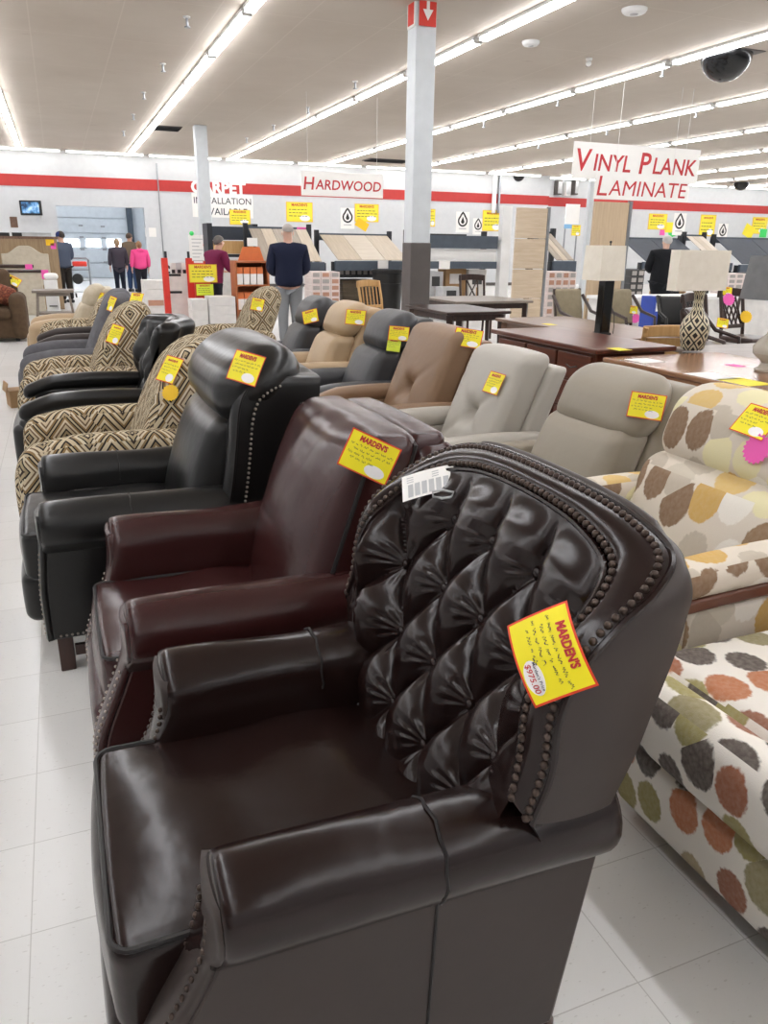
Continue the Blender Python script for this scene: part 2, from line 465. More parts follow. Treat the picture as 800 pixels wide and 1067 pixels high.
# ------------------------------------------------------------------ camera, view, world
cam = bpy.data.objects.new('camera', bpy.data.cameras.new('camera')); COL.objects.link(cam)
cam.data.sensor_fit = 'VERTICAL'; cam.data.sensor_height = 36; cam.data.lens = 36 * F / 1067
R = CAMR
cam.matrix_world = Matrix(((R[0][0], -R[0][1], -R[0][2], 0), (R[1][0], -R[1][1], -R[1][2], 0), (R[2][0], -R[2][1], -R[2][2], 1.5), (0, 0, 0, 1)))
cam.data.clip_start = .05; cam.data.clip_end = 200
S.camera = cam
S.view_settings.view_transform = 'Standard'; S.view_settings.look = 'None'; S.view_settings.gamma = 1; S.view_settings.exposure = EXPOSURE
S.view_settings.use_curve_mapping = False
w = bpy.data.worlds.new('world'); S.world = w; w.use_nodes = True
w.node_tree.nodes['Background'].inputs[0].default_value = (.8, .85, .9, 1); w.node_tree.nodes['Background'].inputs[1].default_value = .3
# ------------------------------------------------------------------ the building
CEIL = 4.4; WY = 30.0
X0, X1, Y0 = -11.0, 40.0, -9.0
def struct(name, mb, m, **k):
    o = mb.build(name, m, smooth=False, **k); o['kind'] = 'structure'; return o
struct('floor', MB().span((X0, Y0, -.12), (X1, 40, 0)), M['floor'])
struct('ceiling', MB().span((X0, Y0, CEIL), (X1, WY + .3, CEIL + .12)), M['ceiling'])
OX0, OX1, OZ = .14, 3.0, 2.69
JX = 19.6
mb = MB().span((X0, WY, 0), (OX0, WY + .25, CEIL)).span((OX1, WY, 0), (JX, WY + .25, CEIL)).span((OX0, WY, OZ), (OX1, WY + .25, CEIL))
struct('wall_back', mb, M['wall'])
struct('wall_recess', MB().span((JX, WY + .6, 0), (X1, WY + .85, CEIL)).span((JX - .12, WY + .25, 0), (JX, WY + .6, CEIL)), M['wall'])
struct('wall_left', MB().span((X0 - .2, Y0, 0), (X0, WY, CEIL)), M['wall'])
struct('wall_right', MB().span((X1, Y0, 0), (X1 + .2, WY + .6, CEIL)), M['wall'])
struct('wall_front', MB().span((X0, Y0 - .2, 0), (X1, Y0, CEIL)), M['wall'])
mb = MB().span((X0, WY - .02, 3.26), (JX, WY, 3.62)).span((JX, WY + .58, 3.26), (X1, WY + .6, 3.62))
struct('trim_1', mb, M['red'])
struct('trim_2', MB().span((OX0 - .1, WY - .03, 0), (OX0, WY, OZ + .1)).span((OX1, WY - .03, 0), (OX1 + .1, WY, OZ + .1)).span((OX0, WY - .03, OZ), (OX1, WY, OZ + .1)), M['wall'])
# dock room behind the opening
DY = 39.3
struct('wall_dock', MB().span((-2, DY, 0), (6, DY + .2, 4.4)).span((-2.2, WY + .25, 0), (-2, DY, 4.4)).span((4.3, WY + .25, 0), (4.5, DY, 4.4)).span((-2.2, WY + .3, 4.4), (6, DY + .2, 4.5)), M['dock'])
# overhead dock door with ribbed panels and three lit panes
dl = atY(52, 215, DY).x; dr = atY(130.5, 215, DY).x; dt = 3.2
mb = MB()
for k in range(5): mb.span((dl, DY - .07, .02 + k * dt / 5), (dr, DY - .01, (k + 1) * dt / 5 - .012))
dd = mb.build('door_1', M['dock'], smooth=False, bevel=.01); dd['kind'] = 'structure'
mg = emit('daylight_pane', '#f4f8ff', 4.0)
for (a, b) in ((68, 82), (90.5, 104.5), (112, 126)):
    p, q = atY(a, 257.5, DY - .1), atY(b, 249.5, DY - .1)
    MB().span((p.x, DY - .1, p.z), (q.x, DY - .07, q.z)).build('pane', mg, dd, smooth=False)
for (px, py) in ((84, 235), (107, 236), (85, 247), (108, 248), (86, 260), (109, 260), (110, 273)):
    p = atY(px, py, DY - .1); MB().span((p.x - .09, DY - .12, p.z - .03), (p.x + .09, DY - .07, p.z + .03)).build('hinge', M['chrome'], dd, smooth=False)
struct('trim_3', MB().span((dr, DY - .25, 0), (dr + .25, DY, 3.3)).span((dl - .2, DY - .25, 0), (dl, DY, 3.3)), M['steelblue'])
# baseboard on the back wall
struct('baseboard_back', MB().span((X0, WY - .02, 0), (OX0 - .1, WY, .12)).span((OX1 + .1, WY - .02, 0), (JX, WY, .12)), M['colgrey'])
# ------------------------------------------------------------------ fluorescent rows
def make_light(alongx=False, mt='tube'):
    root = thing('fluorescent_light', 'x', 'ceiling light')
    L = 1.25
    def sp(a, b): 
        if alongx: a, b = (a[1], a[0], a[2]), (b[1], b[0], b[2])
        return a, b
    MB().span(*sp((-.075, -L, -.045), (.075, L, 0))).build('housing', M['white'], root, smooth=False, bevel=.006)
    MB().span(*sp((-.06, -L + .05, -.085), (.06, L - .05, -.046))).build('tube', M[mt], root, smooth=False)
    for s in (-1, 1): MB().span(*sp((-.065, s * (L - .048), -.088), (.065, s * (L - .005), -.0455))).build('end_cap', M['white'], root, smooth=False)
    return root
rowx = [-7.5, -4.15, -.75, 2.63, 6.02, 9.5, 12.95, 16.4, 19.8, 23.2, 26.6, 30.0, 33.4, 36.8]
words = ['far left', 'left', 'leftmost visible', 'second', 'third', 'fourth', 'fifth', 'sixth', 'seventh', 'eighth', 'ninth', 'tenth', 'eleventh', 'last']
proto = make_light(); first = True
for i, rx in enumerate(rowx):
    for j in range(-8, 7):
        y = 28.2 + (j - 6) * 2.6
        if i < 2 and j < -5: continue
        if rx > 20 and j < -2: continue
        if rx > 12.9 and j < -5: continue
        o = proto if first else copy_tree(proto); first = False
        o.location = (rx, y, CEIL)
        place = 'nearest the back wall' if j == 6 else ('near the back wall' if j > 3 else ('half way down the store' if j > 0 else 'towards the near end'))
        o['label'] = 'fluorescent ceiling light in the %s row across the ceiling, %s' % (words[i], place)
        o['group'] = 'fluorescent lights in long ceiling rows'
p2 = make_light(True, 'tube_wall'); first = True
for k in range(16):
    x = -6 + 2.62 * k
    if any(abs(x - r) < -1 for r in rowx): continue
    o = p2 if first else copy_tree(p2); first = False
    o.location = (x, WY - .45 if x < JX - 1.4 else WY + .1, CEIL)
    o['label'] = 'fluorescent ceiling light running along the top of the back wall'
    o['group'] = 'fluorescent lights along the back wall'

for (x, y) in [(a, b) for a in (-.9, 1.1, 3.1) for b in (33.0, 36.8)]:  # unseen fixtures added above the opening to brighten the dark dock room
    o = copy_tree(proto); o.location = (x, y, CEIL); o['label'] = 'added out of sight fluorescent light brightening the loading dock behind the opening'; o['group'] = 'added fill lights of the loading dock'
# ------------------------------------------------------------------ leather chairs of the left row
def arm_profile(yi, yr, rr, zt, zb, panel, zin):
    """outline (y outward, z) of a rolled arm: inner wall, roll, undercut"""
    zc = zt - rr
    P = [(yi + .012, zin), (yi, zin + .04), (yi - .004, zc - .02)]
    for k in range(13):
        a = PI + .1 - (PI * 1.28) * k / 12
        P.append((yr + (yr - yi) * math.cos(a) if math.cos(a) < 0 else yr + rr * math.cos(a), zc + rr * math.sin(a)))
    P.append((panel + .012, zc - rr * .86))
    return P
def rolled_arms(root, m, mp, yi, yr, rr, zt, panel, x0, x1, zbot, flare=.1, seam=.6, nail=None, zin=.36, drop=0.0, sides=(-1, 1), nstep=.017, ntop=.10, nr=.0056):
    zc = zt - rr
    def xf(z): return x0 - flare * (1 - sstep(zbot + .15, zc - .01, z))
    prof = arm_profile(yi, yr, rr, zt, zbot, panel, zin)
    zm = zc
    for sg in sides:
        st = [(0, .86, .010), (.006, .93, .004), (.018, .98, .001), (.04, 1, 0)] + [(k, 1, 0) for k in (.1, .2, .32, .45, .58, .7, .82, .93, .985)] + [(1, .97, 0)]
        rings = []
        for (k, sc, back) in st:
            ring = []
            for (y, z) in prof:
                yy = yr + (y - yr) * sc; zz = zm + (z - zm) * sc
                xx = lerp(x0, x1, k)
                w = max(0, 1 - k / .35)
                xx = xx + (xf(zz) - x0) * w
                zz -= drop * k
                wob = .004 * math.sin(k * 9 + y * 20)
                ring.append((xx, sg * (yy + wob), zz + wob))
            rings.append(ring)
        arm = MB().loft(rings).build('arm', m, root, sub=1)
        if seam:
            pts = [(lerp(x0, x1, seam) + (.004 if i % 2 else 0), sg * (yr + (y - yr) * .985), zc + (z - zc) * .985 - drop * seam) for i, (y, z) in enumerate(prof[2:])]
            MB().tube(pts, .0028, 6).build('seam', M['seam'], arm)
        # outer side panel with its S shaped front edge
        poly = [(x1 - .02, zbot + .02), (x1, zc - rr * .3)]
        fr = [(xf(z) + .012, z) for z in [lerp(zc - rr * .5, zbot, i / 12) for i in range(13)]]
        poly = [(a, b) for a, b in fr] + [(x1 - .07, zbot), (x1 + .0, zc - rr * .5)]
        pan = MB().prism(poly, panel - yi - .03, 'XZ', (0, sg * (panel + yi + .03) / 2, 0)).build('side_panel', mp, root, bevel=.008)
        if seam:
            MB().tube([(lerp(x0, x1, .5), sg * (panel + .001), zbot + .01), (lerp(x0, x1, .52), sg * (panel + .001), zc - rr * .7)], .003, 6).build('seam', M['seam'], pan)
        # front facing of the arm
        A = [(yi + .012, z) for z in (zbot + .02,)]
        fc = MB()
        def facef(u, v):
            z = lerp(zbot, zt - .035, v)
            lo = yi + .010; hi = panel if z < zc - rr * .6 else yr + math.sqrt(max(.0, (rr * .9) ** 2 - min(rr * .9, abs(z - zc)) ** 2))
            if z > zc: lo = yr - (yr - yi) * math.sqrt(max(0, 1 - ((z - zc) / rr) ** 2)) + .004
            return (xf(z) + .008 - .010 * math.sin(PI * u), sg * lerp(lo, max(lo + .01, hi), u), z)
        fc.grid(facef, 8, 22)
        face = fc.build('arm_facing', mp, root, recalc=True)
        sol = face.modifiers.new('Solid', 'SOLIDIFY'); sol.thickness = .022; sol.offset = 0
        if nail:
            for yoff in (.022, None):
                nb = MB(); path = []
                for k in range(40):
                    z = lerp(zt - ntop, zbot + .02, k / 39)
                    if yoff is not None: y = yi + yoff
                    else: y = panel - .018
                    path.append((xf(z) - .010, sg * y, z))
                nails(nb, path, nstep, nr)
                nb.build('nailhead_trim', nail, face, angle=80)
def seat_cushion(root, m, x0, x1, yh, zt, th, r=.03, puff=.03, front_drop=.0, pipe=True):
    def fn(p):
        p = Vector(p); u = (p.y / yh)
        p.x += .012 * u * u * (1 if p.x < (x0 + x1) / 2 else 0)
        p.z += .006 * math.sin(p.x * 17 + p.y * 6) * (1 if p.z > zt - th * .4 else 0)
        return p
    s = MB().rbox(((x0 + x1) / 2, 0, zt - th / 2), (x1 - x0, 2 * yh, th), r, (0.012, 0.0, puff), fn, flat=10).build('seat_cushion', m, root)
    if pipe:
        for z in (zt - r * .2, zt - th + r * .2):
            pts = []
            h = ((x1 - x0) / 2 - r * .12, yh - r * .16); cx = (x0 + x1) / 2
            for (sx, sy) in ((1, 1), (-1, 1), (-1, -1), (1, -1)):
                a0 = {(1, 1): 0, (-1, 1): 90, (-1, -1): 180, (1, -1): 270}[(sx, sy)]
                for k in range(5):
                    a = rad(a0 + 90 * k / 4)
                    pts.append(fn((cx + sx * (h[0] - r) + r * math.cos(a), sy * (h[1] - r) + r * math.sin(a), z)))
            fine = []
            for i in range(len(pts)):
                for k in range(3): fine.append(Vector(pts[i]).lerp(Vector(pts[(i + 1) % len(pts)]), k / 3))
            MB().tube(fine, .0055, 6, closed=True).build('piping', M['seam'], s)
    return s
def tuft(y, d, du=.08, dv=.14, d0=-.02, rows=4, depth=.05, ph=.03, e=.55):
    """height of diamond tufting at (across, up): pillows between buttons, pleats straight above the top row"""
    dmax = d0 + rows * dv
    sab = lambda x: max(0.0, math.sqrt(x * x + .006) - .07746) / .9255
    def cell(yy, dd):
        a = (yy - ph) / du + (dd - d0) / dv; b = (yy - ph) / du - (dd - d0) / dv
        return (sab(math.sin(PI * a / 2)) * sab(math.sin(PI * b / 2))) ** e
    if d <= dmax:
        sag = .012 * math.sin(PI * (d - d0) / dv) * 0
        h = cell(y, d + sag)
        # creases round the buttons
        j = round((d - d0) / dv)
        best = 9
        for jj in (j, j + (1 if d - d0 > j * dv else -1)):
            off = ph + (jj + rows) % 2 * du
            i = round((y - off) / (2 * du)); r = math.hypot(y - off - i * 2 * du, d - d0 - jj * dv)
            if r < best: best = r; ang = math.atan2(d - d0 - jj * dv, y - off - i * 2 * du)
        wr = .055 * math.sin(ang * 13 + y * 30) * math.exp(-((best - .035) / .022) ** 2)
        return depth * (h + wr)
    t = (d - dmax) / .17
    h1 = sab(math.sin(PI * ((y - ph) / du) / 2)) ** (e * .9)
    h0 = cell(y, dmax)
    h = lerp(h0, h1, min(1, t * 6))
    return depth * lerp(h, .5, sstep(-.1, 1.15, t))
def winged_back(root, O, I, B0, seat_half, rear, mi, mr, ms, tufted=True, nail=None, nails_o=True, nstep=.0165, k0=.0, NU=300, NV=210, depth=.05):
    """O, I: half outlines tip -> top middle of the rim's outer and inner edge as (x, dy, z)"""
    def side(C, k, sg):
        p = polyline(C, k); return Vector((p.x, sg * p.y, p.z))
    def full(C, s):       # s -1..1 over the inner edge from k0 to top to k0
        ks = arcs[C is O]
        L = abs(s)
        tot = ks[-1][1]; tgt = (1 - L) * tot
        for (ka, la), (kb, lb) in zip(ks, ks[1:]):
            if tgt <= lb + 1e-9:
                k = lerp(ka, kb, (tgt - la) / max(1e-9, lb - la)); break
        return side(C, k, -1 if s < 0 else 1)
    arcs = {}
    for flag, C in ((False, I), (True, O)):
        ks = [(k0, 0.0)]; pv = polyline(C, k0)
        for i in range(1, 121):
            k = k0 + (1 - k0) * i / 120; p = polyline(C, k); ks.append((k, ks[-1][1] + (p - pv).length)); pv = p
        arcs[flag] = ks
    def bottom(s):
        a = abs(s)
        return Vector((B0[0] + .03 * a * a, s * seat_half, B0[1]))
    def inner(u, v):
        s = u * 2 - 1
        T = full(I, s); Bm = bottom(s)
        p = Bm.lerp(T, v)
        nrm = Vector((-.88, 0, .42)) + Vector((0, -.55 * s * abs(s), 0)); nrm.normalize()
        bow = .05 * math.sin(PI * min(1, v)) * (1 - s * s)
        p = p + nrm * bow * .25
        L = (T - Bm).length; d = v * L
        if tufted:
            edge = sstep(0, 1, (1 - v) * L / .07) * sstep(0, 1, (1 - abs(s)) / .24) * sstep(-.02, .13, d)
            yy = p.y * (1 + .0)
            h = tuft(yy, d, depth=depth)
            wr = 0
            p = p + nrm * ((h + wr - .024) * edge)
        else:
            p = p + nrm * (.02 * math.sin(PI * v))
        return p
    if not tufted: NU, NV = 50, 30
    mb = MB(); mb.grid(inner, NU, NV)
    ib = mb.build('tufted_back' if tufted else 'inner_back', mi, root, angle=80)
    if tufted:
        for j in range(0, 5):
            d = -.02 + j * .14
            if d < .04: continue
            for i in range(-4, 5):
                y = .03 + (j % 2) * .08 + i * .16
                if abs(y) > .34: continue
                best = None
                for q in range(0, 161):
                    u = q / 160; s = u * 2 - 1
                    T = full(I, s); Bm = bottom(s); L = (T - Bm).length; v = d / L
                    if v > .93: continue
                    yy = Bm.lerp(T, v).y
                    if best is None or abs(yy - y) < best[0]: best = (abs(yy - y), u, v)
                if best and best[0] < .006 and abs(best[1] * 2 - 1) < .9:
                    MB().ball(Vector(inner(best[1], best[2])) + Vector((-.005, 0, .003)), .012, 14, 7, (.6, 1, 1)).build('button', mi, ib)
    # the rim band
    NK = 70
    ks = [i / NK for i in range(NK + 1)]
    seq = [(k, -1) for k in ks] + [(k, 1) for k in reversed(ks[:-1])]
    def band(u, v):
        k, sg = seq[min(len(seq) - 1, int(round(u * (len(seq) - 1))))]
        a, b = side(I, k, sg), side(O, k, sg)
        if v < .001: return a + Vector((.012, -sg * .0, -.012))
        p = a.lerp(b, v)
        n = Vector((-.75, 0, .66)); puffv = .016 * math.sin(PI * v)
        return p + n * puffv
    mb = MB(); mb.grid(band, len(seq) - 1, 6)
    rim = mb.build('back_border', mr, root, angle=70)
    for C, off in ((O, .0), (I, .0)):
        pts = [side(C, k, sg) for k, sg in seq]
        MB().tube(pts, .0055, 6).build('piping', M['seam'] if not tufted else mr, rim)
    if nail:
        def band2(t):
            pts = []
            for k, sg in seq:
                a, b = side(I, k, sg), side(O, k, sg); pts.append(a.lerp(b, t) + Vector((-.75, 0, .66)) * .016 * math.sin(PI * t))
            return pts
        for t in (.16, .84):
            nb = MB(); nails(nb, band2(t), nstep, .0072); nb.build('nailhead_trim', nail, rim, angle=80)
        for sg in (-1, 1):
            a, b = side(I, 0.015, sg), side(O, .015, sg); nb = MB(); nails(nb, [a, b], nstep, .0064); nb.build('nailhead_trim', nail, rim, angle=80)
    # outer shell: side panels, top roll and rear panel
    def rearp(k, sg):
        p = side(O, k, sg)
        # lower limit of the rear outline
        z = p.z
        xr = rear[0] + (z - rear[1]) * rear[2]
        return Vector((max(xr, p.x + .03), p.y * .985, z - .012))
    def shell(u, v):
        k, sg = seq[min(len(seq) - 1, int(round(u * (len(seq) - 1))))]
        a, b = side(O, k, sg), rearp(k, sg)
        p = a.lerp(b, v)
        out = Vector((0, sg * .7, 0)) if abs(a.y) > .3 else Vector((0, 0, 1))
        wgt = sstep(.30, .2, abs(a.y)) if False else 0
        bul = .014 * math.sin(PI * v) ** .7
        return p + out * bul
    mb = MB(); mb.grid(shell, len(seq) - 1, 8)
    # rear panel
    def rpan(u, v):
        k = v
        a, b = rearp(k, -1), rearp(k, 1)
        return a.lerp(b, u) + Vector((.02 * math.sin(PI * u) * (1 - v * .6), 0, 0))
    mb.grid(rpan, 12, NK)
    a, b = rearp(0, -1), rearp(0, 1); a.y *= .78; b.y *= .78
    mb.grid(lambda u, v: a.lerp(b, u) + Vector((-.09, 0, -(a.z - .3))) * v, 12, 4)
    # underside of the wing tips
    for sg in (-1, 1):
        t0, t1, t2 = side(I, 0, sg), side(O, 0, sg), rearp(0, sg)
        lo = lambda p: Vector((p.x + .05, p.y - sg * .02, p.z - .09)); mb.grid(lambda u, v: t0.lerp(t1, u).lerp(lo(t0).lerp(lo(t1), u), v), 2, 3)
        tb = Vector((t0.x + .10, t0.y - sg * .06, t0.z)); mb.grid(lambda u, v: tb.lerp(t0, u).lerp(lo(tb).lerp(lo(t0), u), v), 2, 3)
        t3 = Vector((t2.x, sg * abs(t0.y), t2.z)); mb.grid(lambda u, v: t0.lerp(t1, u).lerp(t3.lerp(t2, u), v), 2, 4)
    sh = mb.build('back_shell', ms, root, recalc=True, angle=60)
    return ib
def legs(root, m, pts, h, top=.022, bot=.017, square=False):
    for (x, y) in pts:
        if square: MB().rbox((x, y, h / 2), (top * 2, top * 2, h), .004).build('leg', m, root)
        else: MB().lathe([(bot * .8, 0), (bot * 1.3, .012), (bot * 1.6, h * .5), (top * 1.2, h * .8), (top, h)], 14, (x, y, 0)).build('leg', m, root)
# --- the near tufted wing recliner
def chair_tufted():
    r = thing('tufted_wing_recliner', 'nearest dark brown leather wing recliner with diamond tufted back and nailhead border', 'armchair', (0, 1.22, 0))
    m, ms = M['brownL'], M['brownS']
    MB().rbox((.37, 0, .21), (.66, .62, .26), .02).build('base', ms, r)
    rolled_arms(r, m, ms, .235, .315, .085, .665, .345, .105, .79, .09, flare=.13, seam=.5, nail=M['nail'], zin=.36, drop=.015)
    seat_cushion(r, m, -.055, .60, .262, .495, .19, puff=.022)
    MB().rbox((-.015, 0, .20), (.09, .50, .26), .035, (.012, 0, 0)).build('footrest', m, r)
    legs(r, M['leg'], ((.12, -.28), (.12, .28), (.70, -.31), (.70, .31)), .09, .034, .026)
    O = [(.585, .41, .655), (.605, .42, .75), (.61, .42, .845), (.64, .42, .92), (.70, .415, .975), (.775, .405, 1.02), (.835, .36, 1.055), (.85, .25, 1.08), (.85, .12, 1.09), (.85, 0, 1.092)]
    I = [(.56, .385, .70), (.575, .372, .765), (.583, .365, .835), (.605, .358, .893), (.655, .35, .94), (.715, .335, .985), (.765, .29, 1.02), (.785, .19, 1.045), (.79, .09, 1.055), (.79, 0, 1.058)]
    winged_back(r, O, I, (.505, .46), .30, (.735, .64, .30), m, m, ms, True, M['nail'])
    return r
def chair_pillow():
    r = thing('club_recliner', 'oxblood leather club recliner with a tall boxed pillow back, second chair of the left row', 'armchair', (0, 2.16, 0))
    m = M['oxL']
    MB().rbox((.40, 0, .21), (.66, .64, .26), .02).build('base', m, r)
    rolled_arms(r, m, m, .245, .325, .09, .665, .35, .055, .80, .07, flare=.10, seam=0, nail=M['nailS'], nstep=.019, drop=.0, ntop=.19, nr=.0042)
    seat_cushion(r, m, -.02, .56, .25, .48, .18, puff=.02)
    MB().rbox((.0, 0, .20), (.09, .50, .27), .035, (.012, 0, 0)).build('footrest', m, r)
    tl = math.tan(rad(19))
    def fn(p):
        p = Vector(p); p.x += (p.z - .45) * tl; return p
    def wr(p):
        p = Vector(p); w = math.sin(p.y * 34 + p.z * 9) * .004 * sstep(.65, .95, p.z); p.x += w
        return fn(p)
    c = MB().rbox((.585, 0, .72), (.17, .68, .60), .05, (.075, .0, .014), wr, flat=12).build('back_cushion', m, r)
    for x in (.522, .648):
        pts = []
        for k in range(49):
            y = lerp(-.33, .33, k / 48); pts.append(fn((x, y, 1.008 - .012 * abs(y / .33) ** 6 + .0)))
        pts = [fn((x, -.336, lerp(.5, .985, k / 12))) for k in range(12)] + pts + [fn((x, .336, lerp(.985, .5, k / 12))) for k in range(12)]
        MB().tube(pts, .006, 6).build('piping', M['seam'], c)
    MB().rbox((.73, 0, .66), (.14, .66, .66), .05, (.02, 0, 0), fn).build('back_shell', m, r)
    MB().rbox((.70, 0, .97), (.13, .60, .09), .035, (0, 0, .01), fn).build('top_pad', m, r)
    legs(r, M['leg'], ((.10, -.28), (.10, .28), (.70, -.28), (.70, .28)), .09, .03, .022)
    return r
def chair_black():
    r = thing('wing_recliner', 'black leather wing recliner with padded headrest and silver nailheads, third chair of the left row', 'armchair', (-.2, 3.08, 0))
    m = M['blackL']
    MB().rbox((.42, 0, .24), (.72, .66, .22), .02).build('base', m, r)
    
    rolled_arms(r, m, m, .245, .325, .088, .66, .345, .04, .90, .14, flare=.02, seam=.35, nail=M['nailS'], nstep=.019, ntop=.19, nr=.0042)
    for pth in ([(.06 + k * .01, -.347, .155) for k in range(74)], [(.035, -.33 + k * .01, .155) for k in range(67)]):
        nb = MB(); nails(nb, pth, .019, .005); nb.build('nailhead_trim', M['nailS'], r)
    seat_cushion(r, m, -.04, .62, .25, .525, .19, puff=.02)
    MB().rbox((.0, 0, .27), (.1, .50, .2), .04, (.012, 0, 0)).build('footrest', m, r)
    O = [(.68, .40, .58), (.70, .41, .70), (.715, .415, .82), (.73, .415, .94), (.755, .412, 1.01), (.81, .405, 1.05), (.87, .38, 1.065), (.92, .25, 1.07), (.93, .12, 1.075), (.93, 0, 1.08)]
    I = [(.665, .34, .60), (.685, .345, .71), (.70, .35, .82), (.715, .35, .93), (.735, .345, .985), (.78, .335, 1.02), (.84, .30, 1.03), (.88, .2, 1.035), (.885, .1, 1.04), (.885, 0, 1.045)]
    winged_back(r, O, I, (.70, .46), .30, (.98, .58, .12), m, m, m, False, None)
    # nailheads on the outside of each wing
    for sg in (-1, 1):
        nb = MB()
        pts = [Vector((p.x + .045, sg * (abs(p.y) + .017), p.z - .03)) for p in [polyline(O, .02 + .6 * k / 30) for k in range(31)]]
        nails(nb, pts, .018, .0055); nb.build('nailhead_trim', M['nailS'], r)
    tl = math.tan(rad(18))
    def fn(p):
        p = Vector(p); p.x += (p.z - .45) * tl; return p
    MB().rbox((.605, 0, .67), (.17, .66, .50), .075, (.05, 0, .02), fn, flat=8).build('lumbar_cushion', m, r)
    MB().rbox((.64, 0, 1.02), (.28, .82, .27), .125, (.03, .015, .02), fn, flat=8).build('headrest', m, r)
    legs(r, M['leg'], ((.07, -.30), (.07, .30), (.76, -.30), (.76, .30)), .14, .026, .026, True)
    MB().span((.10, -.31, .05), (.73, -.29, .09)).build('stretcher', M['leg'], r, smooth=False)
    return r
# --- soft recliners: one parametric kind with several arm and back styles
def recliner(name, label, y, m, x=1.38, W=.78, arm='pillow', back='headrest', top=1.03, lean=22, mback=None, marm=None, rz=0.0, mseat=None, hw=None, ah=.60, leg=False, aw=.17, sx=1.0, xb=.56):
    r = thing(name, label, 'armchair', (x, y, 0), rz)
    mback = mback or m; marm = marm or m; mseat = mseat or m
    hw = hw or W / 2 - aw * .55
    yi = W / 2 - aw
    tl = math.tan(rad(lean))
    def fn(p):
        p = Vector(p); p.x += (p.z - .42) * tl; return p
    zb = .12 if leg else .04
    MB().rbox((.42, 0, (zb + .34) / 2), (.74, W - aw * 1.1, .34 - zb), .025).build('base', m, r)
    MB().rbox((.30, 0, .40), (.62, 2 * yi - .006, .17), .055, (.02, 0, .025)).build('seat_cushion', mseat, r)
    MB().rbox((.0, 0, .27), (.10, 2 * yi - .01, .34), .045, (.018, 0, 0)).build('footrest', mseat, r)
    for sg in (-1, 1):
        yc = sg * (W / 2 - aw / 2)
        if arm == 'pillow':
            def af(p):
                p = Vector(p); p.z += -.035 * sstep(.3, -.02, p.x) * (1 if p.z > .3 else 0); return p
            a = MB().rbox((.40, yc, ah / 2 + .02), (.82, aw, ah - .04), aw * .42, (.02, .0, .012), af, flat=8).build('arm', marm, r)
        elif arm == 'slim':
            def cf(p):
                p = Vector(p); p.z += .02 * math.sin((p.x) * 3.2) - .05 * sstep(.22, -.02, p.x); return p
            MB().rbox((.40, yc, ah - .045), (.80, aw, .09), .04, (0, 0, .008), cf, flat=9).build('arm', marm, r)
            MB().rbox((.42, yc, (ah - .06) / 2 + .03), (.70, aw * .82, ah - .14), .02).build('side_panel', m, r)
        elif arm == 'wood':
            def cf(p):
                p = Vector(p); p.z += .018 * math.sin(p.x * 3.4); return p
            MB().rbox((.36, yc, ah - .035), (.70, aw, .085), .035, (0, 0, .008), cf, flat=9).build('arm_pad', marm, r)
            MB().rbox((.38, yc, ah - .10), (.74, aw * .8, .042), .012, (0, 0, 0), cf, flat=9).build('wooden_arm', M['armwood'], r)
            MB().rbox((.42, yc * .97, (ah - .12) / 2 + .03), (.66, aw * .6, ah - .18), .02).build('side_panel', m, r)
    if back == 'headrest':
        MB().rbox((xb + .17, 0, (.3 + top - .03) / 2), (.14, hw * 2 + .04, top - .33), .045, (.03, 0, 0), fn).build('back_shell', mback, r)
        MB().rbox((xb, 0, .60), (.20, hw * 2 - .02, .40), .06, (.035, .01, .015), fn, flat=8).build('lumbar_cushion', mback, r)
        MB().rbox((xb + .03, 0, top - .13), (.21, hw * 2, .27), .095, (.025, .012, .012), fn, flat=8).build('headrest', mback, r)
    elif back == 'button':
        def bf(p):
            q = Vector(p)
            if q.x < xb:
                dy, dz = q.y, q.z - .66
                dd = math.hypot(dy, dz)
                q.x += .055 * math.exp(-(dd / .06) ** 2) + .022 * math.exp(-(abs(dy * .75 - dz) / .022) ** 2) * math.exp(-dd / .16) + .022 * math.exp(-(abs(dy * .75 + dz) / .022) ** 2) * math.exp(-dd / .16)
            return fn(q)
        MB().rbox((xb + .13, 0, (.3 + top - .06) / 2), (.11, hw * 2 + .07, top - .36), .03, (.01, 0, 0), fn).build('back_shell', mback, r)
        MB().rbox((xb, 0, (.36 + top) / 2), (.18, hw * 2, top - .36), .05, (.04, 0, .012), bf, flat=26).build('back_cushion', mback, r)
    elif back == 'barrel':
        def bf(p):
            q = Vector(p); t = sstep(.55, top, q.z); q.y *= 1 - .28 * t * t
            q.x += .10 * (q.y / hw) ** 2 * -1 * .6
            return fn(q)
        MB().rbox((xb + .05, 0, (.3 + top) / 2), (.26, hw * 2, top - .3), .12, (.05, 0, .03), bf, flat=12).build('backrest', mback, r)
    elif back == 'tall':
        def bf(p):
            q = Vector(p); q.y *= 1 - .12 * sstep(.6, top, q.z); return fn(q)
        MB().rbox((xb + .05, 0, (.32 + top) / 2), (.22, hw * 2, top - .32), .08, (.04, 0, .02), bf, flat=10).build('backrest', mback, r)
    elif back == 'tuftwing':
        def bf(p):
            q = Vector(p)
            if q.x < xb + .02: q.x -= tuft(q.y, q.z - .42, depth=.03, ph=0) - .03
            w = sstep(.16, hw, abs(q.y)); q.x -= .12 * w * sstep(.55, .8, q.z)
            return fn(q)
        MB().rbox((xb + .05, 0, (.34 + top) / 2), (.17, hw * 2 + .1, top - .34), .05, (.02, 0, .02), bf, flat=40).build('tufted_back', mback, r)
    if leg: legs(r, M['leg'], ((.10, -.3), (.10, .3), (.7, -.3), (.7, .3)), .12, .024, .02, True)
    else:
        [MB().span((.12, q - .02, .0), (.74, q + .02, .05)).build('runner', M['black'], r, smooth=False) for q in (-W / 2 + aw * .6 + .02, W / 2 - aw * .6 - .02)]
    return r
